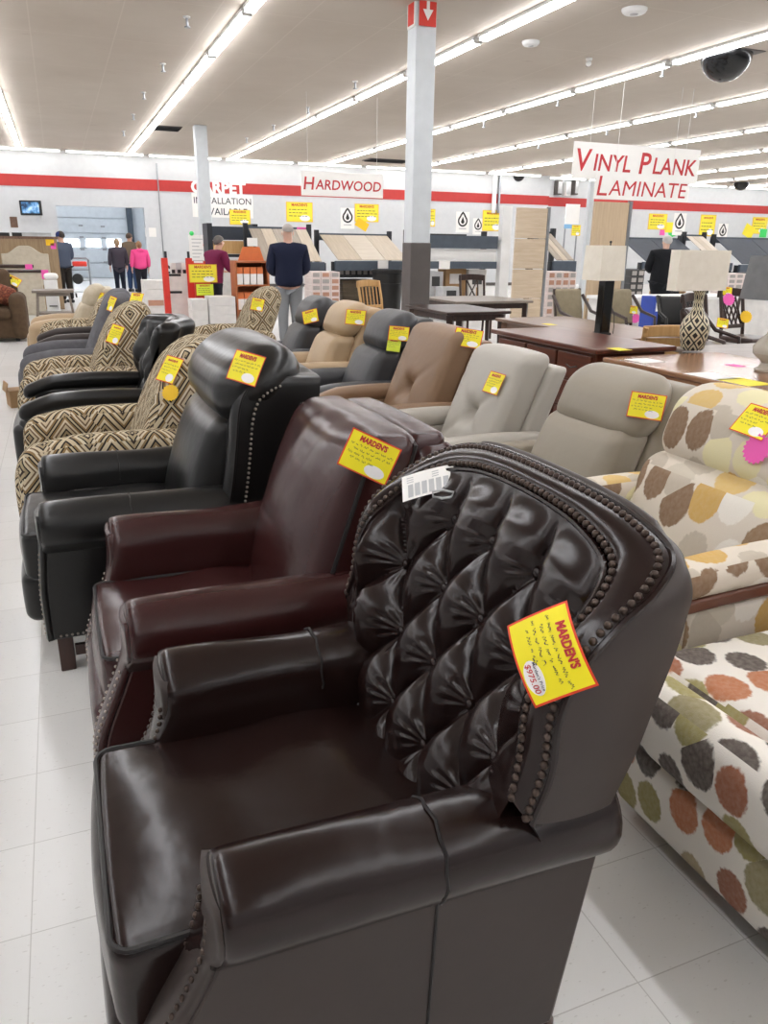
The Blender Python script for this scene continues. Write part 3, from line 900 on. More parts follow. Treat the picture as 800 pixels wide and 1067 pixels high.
def rust_recliner():
    m = M['dotsR']
    r = thing('dotted_recliner', 'recliner with rust and black dots on white, its footrest in the lower right corner', 'armchair', (1.27, .92, 0))
    MB().rbox((.50, 0, .20), (.80, .90, .30), .03).build('base', m, r)
    def lf(p):
        p = Vector(p); p.x += (.5 - p.z) * .10; return p
    MB().rbox((-.005, 0, .395), (.12, .98, .21), .05, (.02, 0, .01), lf, flat=9).build('footrest_cushion', m, r)
    MB().rbox((.01, 0, .175), (.10, .96, .23), .03, (.014, 0, 0), lf, flat=9).build('front_panel', m, r)
    MB().rbox((.42, 0, .43), (.75, .96, .15), .05, (.0, 0, .03), flat=8).build('seat_cushion', m, r)
    for sg in (-1, 1): MB().rbox((.82, sg * .40, .40), (.42, .16, .36), .06, (0, 0, .01)).build('arm', m, r)
    tl = math.tan(rad(22))
    def fn(p):
        p = Vector(p); p.x += (p.z - .42) * tl; return p
    MB().rbox((.88, 0, .65), (.24, .64, .60), .09, (.04, 0, .02), fn, flat=8).build('backrest', m, r)
    for q in (-.38, .38): MB().span((.14, q - .02, 0), (.85, q + .02, .06)).build('runner', M['black'], r, smooth=False)
    return r
CHAIRS = []
CHAIRS += [chair_tufted(), chair_pillow(), chair_black()]
D = M['diamond']
CHAIRS += [
 recliner('fabric_recliner', 'diamond patterned recliner with rounded back right behind the black leather wing recliner', 4.2, D, x=-.26, W=.90, back='barrel', top=1.02, aw=.2, ah=.63, xb=.62),
 recliner('leather_wing_recliner', 'black leather recliner with a tufted wing back between two diamond patterned recliners', 5.42, M['blackL'], x=-.32, W=.86, arm='slim', back='tuftwing', top=1.03, aw=.12, ah=.62, leg=True, xb=.74),
 recliner('fabric_recliner', 'diamond patterned recliner with a small single tag, behind the black tufted wing recliner', 6.5, D, x=-.34, W=.90, back='barrel', top=1.05, aw=.2, ah=.62),
 recliner('grey_recliner', 'grey recliner with thick plain arms and a large tag at the top of its back', 7.65, M['greyF'], x=-.38, W=.92, back='tall', top=1.06, aw=.2, ah=.62),
 recliner('grey_recliner', 'grey backed recliner with dark brown leather arms, far along the left row', 8.75, M['greyF'], x=-.30, W=.80, arm='slim', back='tall', top=1.04, aw=.12, ah=.62, marm=M['brownS'], mback=M['greyF']),
 recliner('fabric_recliner', 'diamond patterned recliner far along the left row, mostly hidden behind brown arms', 9.72, D, x=-.26, W=.84, back='barrel', top=.94, aw=.17, ah=.64),
 recliner('cream_recliner', 'tan recliner with a cream headrest at the far end of the left row', 10.75, M['beigeL'], x=-.40, W=.95, back='headrest', top=1.0, aw=.2, ah=.62, mback=M['creamF']),
]
# ------------------------------------------------------------------ the right row
CHAIRS += [
 rust_recliner(),
 recliner('dotted_recliner', 'beige recliner with soft brown and gold dots, wooden arm trim and a pink star tag', 1.86, M['dotsB'], x=1.42, W=.86, arm='wood', back='headrest', top=1.04, aw=.13, ah=.67, hw=.36, lean=20, xb=.48),
 recliner('leather_recliner', 'taupe leather recliner with a rolled headrest, beside the beige dotted recliner', 2.74, M['taupe'], x=1.42, arm='slim', back='headrest', top=1.0, W=.80, hw=.275, aw=.11),
 recliner('leather_recliner', 'pale grey leather recliner with a single button in its square back', 3.62, M['lgrey'], x=1.42, arm='slim', back='button', top=.99, W=.83, hw=.275, aw=.12),
 recliner('leather_recliner', 'tan leather recliner with one button and slim curved arms', 4.46, M['tanL'], x=1.42, arm='slim', back='button', top=1.03, W=.84, hw=.32, aw=.12),
 recliner('leather_recliner', 'charcoal leather recliner with padded headrest beside the tan leather recliner', 5.36, M['greyL'], x=1.42, arm='pillow', back='headrest', top=1.05, W=.84, hw=.27),
 recliner('leather_recliner', 'beige leather recliner with padded headrest in front of the flooring cartons', 6.35, M['beigeL'], x=1.42, arm='pillow', back='headrest', top=1.05, W=.84, hw=.27),
 recliner('leather_recliner', 'black recliner with rounded headrest beside the man in navy sweater', 7.25, M['greyL'], x=1.42, arm='pillow', back='headrest', top=1.04, W=.82, hw=.26),
 recliner('fabric_recliner', 'diamond patterned recliner at the far end of the right row, in front of orange shelf', 8.6, D, x=1.25, W=1.0, back='barrel', top=1.05, aw=.22, ah=.64, hw=.33),
]
# ------------------------------------------------------------------ columns and ceiling fittings
def column(px, py, Y, a, label, lower=None, X=None):
    c = atY(px, py, Y); X = c.x if X is None else X
    r = thing('column', label, 'column', (X, Y, 0))
    MB().span((-a / 2, -a / 2, 0), (a / 2, a / 2, CEIL)).build('shaft', M['column'], r, smooth=False, bevel=.012)
    if lower: MB().span((-a / 2 - .012, -a / 2 - .012, 0), (a / 2 + .012, a / 2 + .012, lower)).build('lower_casing', M['colgrey'], r, smooth=False, bevel=.01)
    return r, X
c1, C1X = column(434, 257, 10.3, .28, 'near white square column with a dark grey lower casing', 1.56)
c2, C2X = column(211, 131, 22.2, .31, 'far white column standing before the carpet installation sign', None, 3.78)
# arrow sign strapped to the near column
z1 = atY(441, 0, 10.14).z; z0 = atY(441, 27, 10.14).z
sg = thing('arrow_sign', 'red sign with a white down arrow high on the near column', 'sign', (C1X, 10.14, 0))
MB().span((-.115, .0, z0), (.115, -.015, z1 + .35)).build('panel', M['signred'], sg, smooth=False)
zc = z0 + .06
MB().prism([(-.02, zc + .32), (-.02, zc + .12), (-.07, zc + .12), (0, zc), (.07, zc + .12), (.02, zc + .12), (.02, zc + .32)], .006, 'XZ', (0, -.0185, 0)).build('arrow', M['paper'], sg, smooth=False)
sg2 = thing('arrow_sign', 'red and white sign on the left face of the near column', 'sign', (C1X - .14, 10.3, 0))
MB().span((-.015, -.115, z0), (0, .115, z1 + .35)).build('panel', M['paper'], sg2, smooth=False)
MB().span((-.019, -.09, z0 + .03), (-.0155, .09, z0 + .3)).build('red_field', M['signred'], sg2, smooth=False)
def dome(px, py, rpx, label):
    p = atZ(px, py, CEIL - .12); d = p.length; rr = rpx * d / F
    r = thing('dome_camera', label, 'dome camera', (p.x, p.y, CEIL), group=None)
    MB().lathe([(rr * 1.45, -.015), (rr * 1.45, -.001)], 4, (0, 0, 0), Matrix.Rotation(rad(45), 3, 'Z')).build('ceiling_plate', M['colgrey'], r, smooth=False)
    MB().lathe([(rr * math.cos(a), -.016 - rr * math.sin(a)) for a in [k * PI / 16 for k in range(8)]], 24).build('dome', M['blackgloss'], r)
dome(756, 65, 20, 'large black dome camera on the ceiling at upper right'); dome(540, 185, 6, 'small black dome camera over the far wall, left of the vinyl sign')
dome(772, 193, 6.5, 'small black dome camera on the right below the last light rows'); dome(199, 169, 5, 'small black dome camera beside the far column')
sp = None
sprs = [(195, 25), (170, 72), (150, 101), (139, 123), (129, 140), (370, 90), (321, 116), (285, 134), (257, 147), (690, 77), (581, 108), (504, 131), (725, 120), (632, 139), (561, 153)]
for (px, py) in sprs:
    p = atZ(px, py, CEIL - .09)
    if sp is None:
        sp = thing('sprinkler', 'x', 'sprinkler', (0, 0, 0))
        MB().lathe([(.05, -.02), (.05, -.002)], 12).build('escutcheon', M['white'], sp)
        MB().lathe([(.012, -.12), (.018, -.10), (.018, -.021)], 8).build('pipe', M['chrome'], sp)
        MB().lathe([(.04, -.135), (.04, -.122)], 10).build('deflector', M['chrome'], sp)
        o = sp
    else: o = copy_tree(sp)
    o.location = (p.x, p.y, CEIL)
    o['label'] = 'small metal fire sprinkler hanging from the beige ceiling'; o['group'] = 'ceiling sprinklers'
for (px, py, rr, lb) in ((553, 43, .13, 'round white smoke detector on the ceiling near the near column'), (661, 9, .16, 'flat round ceiling cover at the top edge, right of centre')):
    p = atZ(px, py, CEIL); r = thing('smoke_detector', lb, 'smoke detector', (p.x, p.y, CEIL))
    MB().lathe([(rr * .75, -.06), (rr * .9, -.045), (rr, -.02), (rr, -.001)], 24).build('cover', M['white'], r)
    MB().lathe([(rr * .3, -.068), (rr * .32, -.0605)], 16).build('grille', M['greyprint'], r)
p = atZ(613, 68, CEIL - .1); r = thing('ball_camera', 'little white ball camera on the ceiling right of the near column', 'camera', (p.x, p.y, CEIL))
MB().lathe([(.05, -.03), (.055, -.001)], 14).build('mount', M['white'], r); MB().ball((0, 0, -.075), .045, 14, 8).build('ball', M['white'], r); MB().lathe([(.02, -.05), (.02, -.04)], 10, (0, -.0, -.075), Matrix.Rotation(rad(60), 3, 'X')).build('lens', M['black'], r)
for (px, py, wx, wy, lb) in ((174, 133, .7, .7, 'dark square air vent in the ceiling left of the far column'), (528, 174, 1.6, .8, 'dark air vent in the ceiling above the far wall')):
    p = atZ(px, py, CEIL); p.x = 11.2 if px > 500 else p.x; r = thing('air_vent', lb, 'air vent', (p.x, p.y, CEIL))
    MB().span((-wx / 2, -wy / 2, -.02), (wx / 2, wy / 2, -.001)).build('frame', M['colgrey'], r, smooth=False)
    mb = MB()
    for k in range(8): mb.box((0, -wy / 2 + wy * (k + .5) / 8, -.03), (wx * .92, wy * .07, .018), Matrix.Rotation(.5, 3, 'X'))
    mb.build('louvre', M['black'], r, smooth=False)
# ------------------------------------------------------------------ lettering on and before the back wall
def board(name, label, cat, x0, y0, x1, y1, Y, m, th=.02, rz=None):
    a, b = atY(x0, y1, Y), atY(x1, y0, Y); cx = (a.x + b.x) / 2
    r = thing(name, label, cat, (cx, Y, 0)); w = b.x - a.x
    MB().span((-w / 2, -th / 2, a.z), (w / 2, th / 2, b.z)).build('board', m, r, smooth=False)
    return r, w, a.z, b.z
def put_text(r, body, x, z, y, size, m, name='lettering', bold=.02, shear=0, fit=None, rot=0.0, caps=None):
    mb = MB(); MBS = [mb]
    M0 = Matrix.Rotation(rad(90), 4, 'X')
    if caps:    # small capitals with a taller first letter in every word
        cur = 0.0
        for i_, wd in enumerate(body.split(' ')):
            if i_: mb = MB(); MBS.append(mb)
            a = text_mesh(wd[0], size * 1.3, bold, 0, shear, 'LEFT'); wa = max(v.co.x for v in a.vertices)
            b = text_mesh(wd[1:], size, bold, 0, shear, 'LEFT'); wb = max(v.co.x for v in b.vertices)
            mb.mesh(a, Matrix.Translation((cur, 0, .0)) @ M0); mb.mesh(b, Matrix.Translation((cur + wa + size * .07, 0, -size * .06)) @ M0)
            cur += wa + size * .07 + wb + size * .42
    else: mb.mesh(text_mesh(body, size, bold, 0, shear), M0)
    xs = [v.co.x for q in MBS for v in q.bm.verts]; w = max(xs) - min(xs); cx = (max(xs) + min(xs)) / 2
    k = fit / w if fit else 1.0
    for q in MBS:
        for v in q.bm.verts: v.co = Vector(((v.co.x - cx) * k + x, y, v.co.z * (k if not fit else min(k, 1.25)) + z))
    return [q.build(name, m, r, smooth=False, recalc=False) for q in MBS][0]
# CARPET on the red stripe and the installation board
a, b = atY(199, 197, 29.97), atY(256, 197, 29.97)
r = thing('wall_lettering', 'white capitals on the red stripe behind the far column', 'lettering', ((a.x + b.x) / 2, 29.972, 0))
put_text(r, 'CARPET', 0, 3.42, 0, .46, M['paper'], 'letters', .045, fit=b.x - a.x)
r, w_, z0, z1 = board('wall_sign', 'white board with grey capitals about installation, behind the far column', 'sign', 201, 203.5, 263, 226, 29.985, M['paper'])
put_text(r, 'INSTALLATION', 0, z1 - (z1 - z0) * .30, -.012, .34, M['ink'], 'lettering', .005, fit=w_ * .94)
put_text(r, 'AVAILABLE', w_ * .03, z1 - (z1 - z0) * .76, -.012, .34, M['ink'], 'lettering', .005, fit=w_ * .74)
# hanging department signs
def hanging(label, body, px0, px1, py0, py1, Y, wires, caps=True, fit=.95, bold=.014):
    r, w, za, zb = board('hanging_sign', label, 'sign', px0, py0, px1, py1, Y, M['paper'], .015)
    put_text(r, body, 0, (za + zb) / 2 - (zb - za) * .02, -.009, (zb - za) * .70, M['lettred'], 'lettering', bold, .12, fit=w * fit, caps=caps)
    for t in wires: MB().tube([(w * t, 0, zb), (w * t, 0, CEIL)], .004, 5).build('wire', M['white'], r)
    return r
hanging('white hanging sign with red lettering HARDWOOD', 'HARDWOOD', 314, 399, 182, 203.5, 16.5, (-.42, .42))
hanging('large white hanging sign with red lettering VINYL PLANK', 'VINYL PLANK', 595, 730, 156.5, 185.5, 13.0, (-.38, .38))
rl = hanging('white sign with red lettering LAMINATE below the vinyl sign', 'LAMINATE', 618, 719, 186, 207, 12.97, (-.3, .3), bold=0.0)
# yellow shop placards on the wall
def wallY(px, py, th): return WY - th if atY(px, py, WY).x < JX - .3 else WY + .6 - th
def placard(px, py, w, h, label, Y=29.85, m='tagfar', oval=True):
    x0, y0, x1, y1 = px - w / 2, py - h / 2, px + w / 2, py + h / 2
    a, b = atY(x0, y1, Y), atY(x1, y0, Y)
    if 'installation' in label: Y = WY - .026; a, b = atY(x0, y1, Y), atY(x1, y0, Y)
    elif Y > 29.1: Y = wallY(px, py, .0065); a, b = atY(x0, y1, Y), atY(x1, y0, Y)
    r = thing('placard', label, 'placard', ((a.x + b.x) / 2, Y, 0)); W_ = b.x - a.x; H_ = b.z - a.z
    o = MB().span((-W_ / 2, -.006, a.z), (W_ / 2, .006, b.z)).build('sheet', M[m], r, smooth=False)
    uv = o.data.uv_layers['UVMap'].data
    for l in o.data.loops:
        v = o.data.vertices[l.vertex_index].co; uv[l.index].uv = ((v.x + W_ / 2) / W_, (v.z - a.z) / H_)
    put_text(r, "MARDEN'S", 0, b.z - H_ * .15, -.008, H_ * .2, M['lettred'], 'title', .03, fit=W_ * .6)
    mb = MB()
    rr = random.Random(int(px * 7 + py))
    for k in range(3):
        z = b.z - H_ * (.38 + .16 * k)
        x = -W_ * .4
        while x < W_ * .3:
            l = W_ * rr.uniform(.05, .16); mb.span((x, -.0085, z - H_ * .015), (x + l, -.007, z + H_ * .015)); x += l + W_ * .04
    mb.build('handwriting', M['ink'], r, smooth=False)
    return r
for (px, py, w, h, lb, Y) in ((250, 226.5, 21, 15, 'yellow placard hanging on the installation board', 29.0), (312, 221, 27, 20, 'yellow placard on the wall above the man in navy sweater', 29.85),
        (382, 222, 25, 18, 'yellow placard on the wall left of the near column', 29.85), (449, 227, 9, 18, 'yellow placard just right of the near column', 29.85),
        (513, 230, 22, 21, 'yellow placard above the white framed shelf', 29.7), (685, 231, 21, 16, 'yellow placard above the slate display with pink and green slips', 29.85),
        (737, 235, 19, 22, 'yellow placard above the pale planks on the right', 29.85), (791, 235, 18, 17, 'yellow placard at the right edge of the photo', 29.7), (600, 240, 10, 11, 'small yellow placard left of the upright wood panel', 25.955)):
    placard(px, py, w, h, lb, Y)
def slip(px, py, w, h, m, label, Y, name='paper_slip', cat='paper slip', rot=0.0, front=False):
    if Y > 28.5: Y = wallY(px, py, .0165 if front else .0035)
    p = atY(px, py, Y); k = (p - EYE).length / F
    r = MB().box((0, 0, 0), (w * k, .006, h * k), Matrix.Rotation(rot, 3, 'Y')).build(name, M[m], None, smooth=False, loc=p)
    tag(r, label, cat); return r
slip(377, 234, 13, 8, 'gold', 'gold paper slip under the placard left of the near column', 29.6, rot=.5, front=True)
slip(314, 239, 9, 4, 'pink', 'pink paper slip above the grey hardwood planks', 19.095)
slip(527, 232, 9, 7, 'gold', 'gold paper slip beside the placard above the white shelf', 29.6)
slip(690, 241, 6, 7, 'pink', 'pink paper slip below a yellow placard on the right', 29.0); slip(700, 244, 8, 5, 'green', 'green paper slip beside the pink slip on the right', 28.8, rot=-.3)
slip(697, 237, 10, 9, 'yellow', 'plain yellow slip behind the green slip on the right', 29.2); slip(795, 243, 8, 7, 'green', 'green paper slip at the right edge', 28.8, front=True); slip(780, 241, 12, 10, 'yellow', 'tilted yellow slip near the right edge', 29.2, rot=.4, front=True)
slip(157, 242, 10, 8, 'paper', 'white notice on the wall right of the dock opening', 29.9, 'notice', 'notice')
slip(118, 168, 9, 7, 'paper', 'small white sign high on the back wall near the lights', 29.6, 'notice', 'notice')
# black drop emblem posters
for (px, py, s, lb) in ((362, 225, 9, 'white poster with black drop emblem left of the near column'), (482, 229, 9, 'white poster with black drop emblem above the white shelf'), (498, 234, 7, 'smaller white poster with drop emblem beside the larger one'), (708, 231, 9, 'white poster with black drop emblem on the right wall'), (753, 240, 7, 'small white poster with drop emblem near right edge')):
    Y = wallY(px, py, .0042)
    p = atY(px, py, Y); k = (p - EYE).length / F * s
    r = thing('emblem_poster', lb, 'poster', (p.x, Y, p.z))
    MB().span((-k * .8, -.004, -k * 1.3), (k * .8, .004, k * .8)).build('sheet', M['paper'], r, smooth=False)
    out = [(k * .5 * math.sin(t), -k * .12 + k * .5 * -math.cos(t) + (k * .36 * (1 - abs(t - PI) / .7) if abs(t - PI) < .7 else 0)) for t in [2 * PI * i / 40 for i in range(40)]]
    mb = MB(); mb.tube([(a, 0, b) for a, b in out], k * .1, 6, closed=True)
    for v_ in mb.bm.verts: v_.co.y = -.0075 + v_.co.y * .06
    mb.build('drop_ring', M['black'], r)
    MB().prism([(k * .2 * math.sin(t), -k * .2 + k * .2 * -math.cos(t) + (k * .3 * (1 - abs(t - PI) / .8) if abs(t - PI) < .8 else 0)) for t in [2 * PI * i / 24 for i in range(24)]], .008, 'XZ', (0, -.008, 0)).build('drop', M['black'], r)
    MB().span((-k * .45, -.008, -k * .95), (k * .45, -.005, -k * .85)).build('caption_line', M['greyprint'], r, smooth=False)
# pipes and boxes on the wall
def pipe(px, pa, pb, Y, rr, lb, m='white'):
    a, b = atY(px, pa, Y), atY(px, pb, Y)
    tag(MB().tube([(0, 0, a.z), (0, 0, b.z)], rr, 8).build('pipe', M[m], None, loc=(a.x, Y, 0)), lb, 'pipe')
pipe(163, 170, 292, 29.978, .02, 'thin grey conduit running down the wall right of the dock opening', 'chrome')
pipe(516, 183, 222, WY - .091, .09, 'thick white pipe on the back wall under the dome camera'); pipe(521, 183, 222, WY - .061, .06, 'thinner grey pipe beside the thick white pipe', 'chrome')
for (x0, y0, x1, y1, m, lb) in ((579, 188, 585, 203, 'colgrey', 'dark electrical box on the recessed wall, leftmost'), (588, 190, 594, 204, 'white', 'white electrical box on the recessed wall'), (597, 187, 602, 203, 'colgrey', 'dark electrical box beside the thin post')):
    a, b = atY(x0, y1, 30.4), atY(x1, y0, 30.4)
    r = thing('electrical_box', lb, 'electrical box', ((a.x + b.x) / 2, 30.4, a.z)); w = b.x - a.x; h = b.z - a.z
    MB().span((-w / 2, -.1, 0), (w / 2, .19, h)).build('cabinet', M[m], r, smooth=False, bevel=.01); MB().span((-w * .4, -.12, h * .1), (w * .4, -.101, h * .9)).build('door', M['greyprint'], r, smooth=False)
a, b = atY(588, 238, 26), atY(604, 213, 26)
r = thing('hanging_sample', 'white and blue sample board beside the thin post', 'sample board', ((a.x + b.x) / 2, 26, 0)); w = b.x - a.x
MB().span((-w / 2, -.03, a.z + .15), (w / 2, .03, b.z)).build('board', M['paper'], r, smooth=False); MB().span((-w / 2, -.04, a.z), (w / 2, .04, a.z + .149)).build('blue_base', plain('sample_blue', '#7fb4dc', .5), r, smooth=False)
for t in (-.45, .45): MB().span((w * t - .02, -.02, 0), (w * t + .02, .02, a.z - .001)).build('post', M['chrome'], r, smooth=False)
# ------------------------------------------------------------------ television and things behind the beds
a, b = atY(21, 224, 29.3), atY(43, 209, 29.3)
r = thing('television', 'flat television on a wall bracket at the left', 'television', ((a.x + b.x) / 2, 29.42, (a.z + b.z) / 2), rad(-18)); w = b.x - a.x; h = b.z - a.z
MB().span((-w / 2, -.04, -h / 2), (w / 2, .05, h / 2)).build('casing', M['black'], r, smooth=False, bevel=.02)
tm = NT('tv_picture'); co = tm.coord('Object', 3.0); n_ = tm.noise(co, 1.5, 3); c_ = tm.ramp(n_, [(.40, lin('#16304f')), (.52, lin('#4f86b8')), (.66, lin('#bcd6ea'))])
tm.link(c_, tm.b.inputs['Emission Color']); tm.b.inputs['Emission Strength'].default_value = .35; tm.link(c_, tm.b.inputs['Base Color'])
MB().span((-w * .40, -.05, -h * .36), (w * .40, -.041, h * .38)).build('screen', tm.m, r, smooth=False)
MB().tube([(0, .05, 0), (.05, .35, -.1), (.1, .62, -.25)], .03, 8).build('bracket', M['white'], r)
slip(14.5, 231.5, 6, 9, 'brownwood', 'small brown framed notice on the left back wall', 29.9, 'framed_notice', 'frame')
a, b = atY(21, 252, 26.2), atY(53, 241.5, 26.2)
r = thing('service_counter', 'grey counter top panel behind the beds', 'counter', ((a.x + b.x) / 2, 26.2, 0)); w = b.x - a.x
MB().span((-w / 2, -.3, 0), (w / 2, .3, b.z - .04)).build('body', M['greyprint'], r, smooth=False); MB().span((-w / 2 - .03, -.34, b.z - .039), (w / 2 + .03, .34, b.z)).build('top', M['column'], r, smooth=False)
CT = b.z
for (px, lb) in ((5, 'dark computer monitor at the far left behind the headboard'), (18, 'dark monitor beside the grey counter')):
    p = atY(px, 247, 25.4); r = thing('monitor', lb, 'monitor', (p.x, 25.4, 0))
    MB().rbox((0, 0, p.z), (.26, .05, .24), .01).build('screen', M['black'], r); MB().span((-.03, -.03, 1.06), (.03, .03, p.z - .12)).build('stand', M['black'], r, smooth=False); MB().span((-.1, -.08, 1.04), (.1, .08, 1.06)).build('foot', M['black'], r, smooth=False)
a = atY(-8, 252, 25.4)
r = thing('checkout_desk', 'low white desk carrying two dark monitors behind the headboard', 'desk', (a.x + .35, 25.3, 0)); MB().span((-.7, -.2, 0), (.40, .2, 1.0)).build('body', M['carton'], r, smooth=False); MB().span((-.74, -.22, 1.001), (.42, .22, 1.04)).build('top', M['white'], r, smooth=False)
# ------------------------------------------------------------------ beds, sofa and end table at left
YB = 20.5
a, b = atY(-22, 300, YB), atY(59, 249.5, YB)
r = thing('headboard', 'wide brown wooden headboard with a cream upholstered arched panel', 'headboard', (0, YB, 0))
MB().span((a.x, -.04, 0), (b.x, .04, b.z)).build('wood_panel', M['headwood'], r, smooth=False)
MB().span((a.x - .03, -.06, b.z + .001), (b.x + .03, .06, b.z + .06)).build('cap_rail', M['brownwood'], r, smooth=False)
xa, xb = atY(2, 270, YB).x, atY(51, 270, YB).x; zt = atY(26, 256, YB).z; zs = atY(4, 264, YB).z
pts = [(xa, .55), (xa, zs)] + [(lerp(xa, xb, k / 20), zs + (zt - zs) * (sstep(.1, .42, k / 20) - sstep(.58, .9, k / 20))) for k in range(1, 20)] + [(xb, zs), (xb, .55)]
MB().prism(pts, .08, 'XZ', (0, -.081, 0)).build('upholstered_panel', M['beigeF'], r, bevel=.02)
def rail_bed(label, px0, px1, pya, pyb, Y, zc):
    a, b = atY(px0, pyb, Y), atY(px1, pya, Y)
    r = thing('bed_footboard', label, 'footboard', (0, Y, 0)); 
    MB().span((a.x, -.03, 0), (b.x - .04, .03, a.z - .001)).build('panel', M['beigeF'], r, smooth=False, bevel=.02)
    MB().rbox(((a.x + b.x) / 2, 0, (a.z + b.z) / 2), (b.x - a.x, .12, b.z - a.z), .03).build('top_rail', M['darkwood'], r)
rail_bed('dark topped cream footboard right before the arched headboard', -22, 35, 275.5, 279, 19.6, 0)
rail_bed('cream footboard with a long dark rail behind the brown sofa', -24, 45, 281, 284, 18.9, 0)
slip(30, 278, 6, 4.5, 'pink', 'pink slip on the rear dark bed rail', 19.5369); slip(47, 286, 6, 8, 'pink', 'pink slip on the front dark bed rail', 18.8369); slip(52, 252.5, 7, 5.5, 'gold', 'orange yellow tag on the wooden headboard corner', 20.4565); slip(55.5, 256.5, 4.5, 5, 'pink', 'pink tag under the orange tag on the headboard', 20.4565)
# brown sofa
YS = 13.7
xr = atY(33, 357, YS).x
r = thing('brown_sofa', 'brown reclining sofa at the left edge with one visible arm', 'sofa', (xr - 1.0, YS, 0)); m = M['brownF']
MB().rbox((0, .45, .22), (1.86, .8, .34), .05).build('base', m, r)
for k, x in enumerate((-.48, .36)): MB().rbox((x, .32, .43), (.80, .72, .16), .06, (0, .02, .03)).build('seat_cushion', m, r)
for x in (-.48, .36): MB().rbox((x, .80, .80), (.82, .24, .56), .09, (0, .05, .02), lambda p: (p[0], p[1] + (p[2] - .5) * .25, p[2])).build('back_cushion', m, r)
MB().rbox((-.04, 1.0, .52), (1.80, .2, .92), .08, (0, .02, .02)).build('back_frame', m, r)
for x in (-.95, .86): MB().rbox((x, .42, .385), (.24, .84, .68), .10, (0, .02, .02)).build('arm', m, r)
for x in (-.8, .8): MB().span((x - .03, .15, 0), (x + .03, .21, .05)).build('foot', M['black'], r, smooth=False)
pz = NT('patterned_red'); co = pz.coord('Object', 1); v_ = pz.new('ShaderNodeTexVoronoi', i_Scale=16.0); pz.link(co, v_.inputs['Vector']); pz.link(pz.ramp(v_.outputs['Distance'], [(.2, lin('#8a4a35')), (.5, lin('#5d2c22')), (.8, lin('#a5684a'))]), pz.b.inputs['Base Color']); pz.b.inputs['Roughness'].default_value = .9
p = atY(5, 306, YS + .45)
o = MB().rbox((0, 0, 0), (.38, .13, .30), .055, (.0, .07, 0), rot=Matrix.Rotation(rad(22), 3, 'Y') @ Matrix.Rotation(rad(-18), 3, 'X')).build('throw_pillow', pz.m, None, loc=(-.89, YS + .36, .715)); tag(o, 'rust red patterned throw pillow on the brown sofa', 'pillow')
# end table with a small box
p = atZ(55, 302, .6)
r = thing('end_table', 'grey brown end table with angled legs and a low shelf beside the sofa', 'end table', (p.x, p.y, 0))
MB().rbox((0, 0, .58), (.78, .62, .05), .012).build('tabletop', M['greywood'], r); MB().rbox((0, 0, .15), (.62, .48, .03), .008).build('shelf', M['greywood'], r)
MB().span((-.3, -.24, .49), (.3, .24, .553)).build('apron', M['greywood'], r, smooth=False)
for sx in (-1, 1):
    for sy in (-1, 1): MB().tube([(sx * .29, sy * .22, .55), (sx * .35, sy * .27, 0)], .03, 4).build('leg', M['greywood'], r, smooth=False)
a, b = atY(49, 301, 18.2), atY(57, 292, 18.2)
r = thing('bedside_chest', 'low white painted chest behind the end table', 'chest', ((a.x + b.x) / 2, 18.3, 0)); MB().rbox((0, 0, b.z / 2), (.26, .30, b.z), .01).build('body', M['white'], r)
for z in (.3, .7): MB().span((-.08, -.165, b.z * z), (.08, -.151, b.z * z + .02)).build('handle', M['black'], r, smooth=False)
p = atY(53, 288, 18.3); o = MB().rbox((0, 0, .075), (.28, .26, .10), .045, (0, 0, .02)).build('folded_pillow', M['paper'], None, loc=(p.x, 18.3, b.z)); tag(o, 'rounded white pillow lying on the low white chest', 'pillow')
# wire hand cart
p = atZ(84, 306, 0)
r = thing('hand_cart', 'grey metal tubular hand cart with a black wheel before the dock opening', 'cart', (p.x, 25.5, 0)); k = 25.5 / p.y
x0, x1 = atY(75, 290, 25.5).x - p.x, atY(94, 290, 25.5).x - p.x; zt = atY(85, 269, 25.5).z
MB().tube([(x0, 0, .12), (x0, 0, zt - .05), (x0 + .06, 0, zt), (x1 - .06, 0, zt), (x1, 0, zt - .05), (x1, 0, .12)], .025, 8).build('hoop', M['chrome'], r)
MB().span((x0 - .02, -.75, .13), (x1 + .02, .05, .17)).build('platform', M['column'], r, smooth=False)
for z in (.45, .75): MB().tube([(x0, 0, z), (x1, 0, z)], .015, 6).build('crossbar', M['chrome'], r)
for (x, y, q) in ((x0 + .06, -.68, .055), (x1 - .06, -.68, .055), (x0 + .06, 0, .055), (x1 - .06, 0, .055)): MB().lathe([(q * .5, -.02), (q, -.018), (q, .018), (q * .5, .02)], 14, (x, y, q + .001), Matrix.Rotation(rad(90), 3, 'Y')).build('caster', M['black'], r)
MB().lathe([(.06, -.04), (.15, -.035), (.15, .035), (.06, .04)], 20, (x0 + .16, -.1, .50), Matrix.Rotation(rad(70), 3, 'Z') @ Matrix.Rotation(rad(90), 3, 'Y')).build('spare_wheel', M['black'], r)
MB().rbox(((x0 + x1) / 2, -.05, zt - .16), (.4, .16, .14), .03).build('red_pad', M['signred'], r)
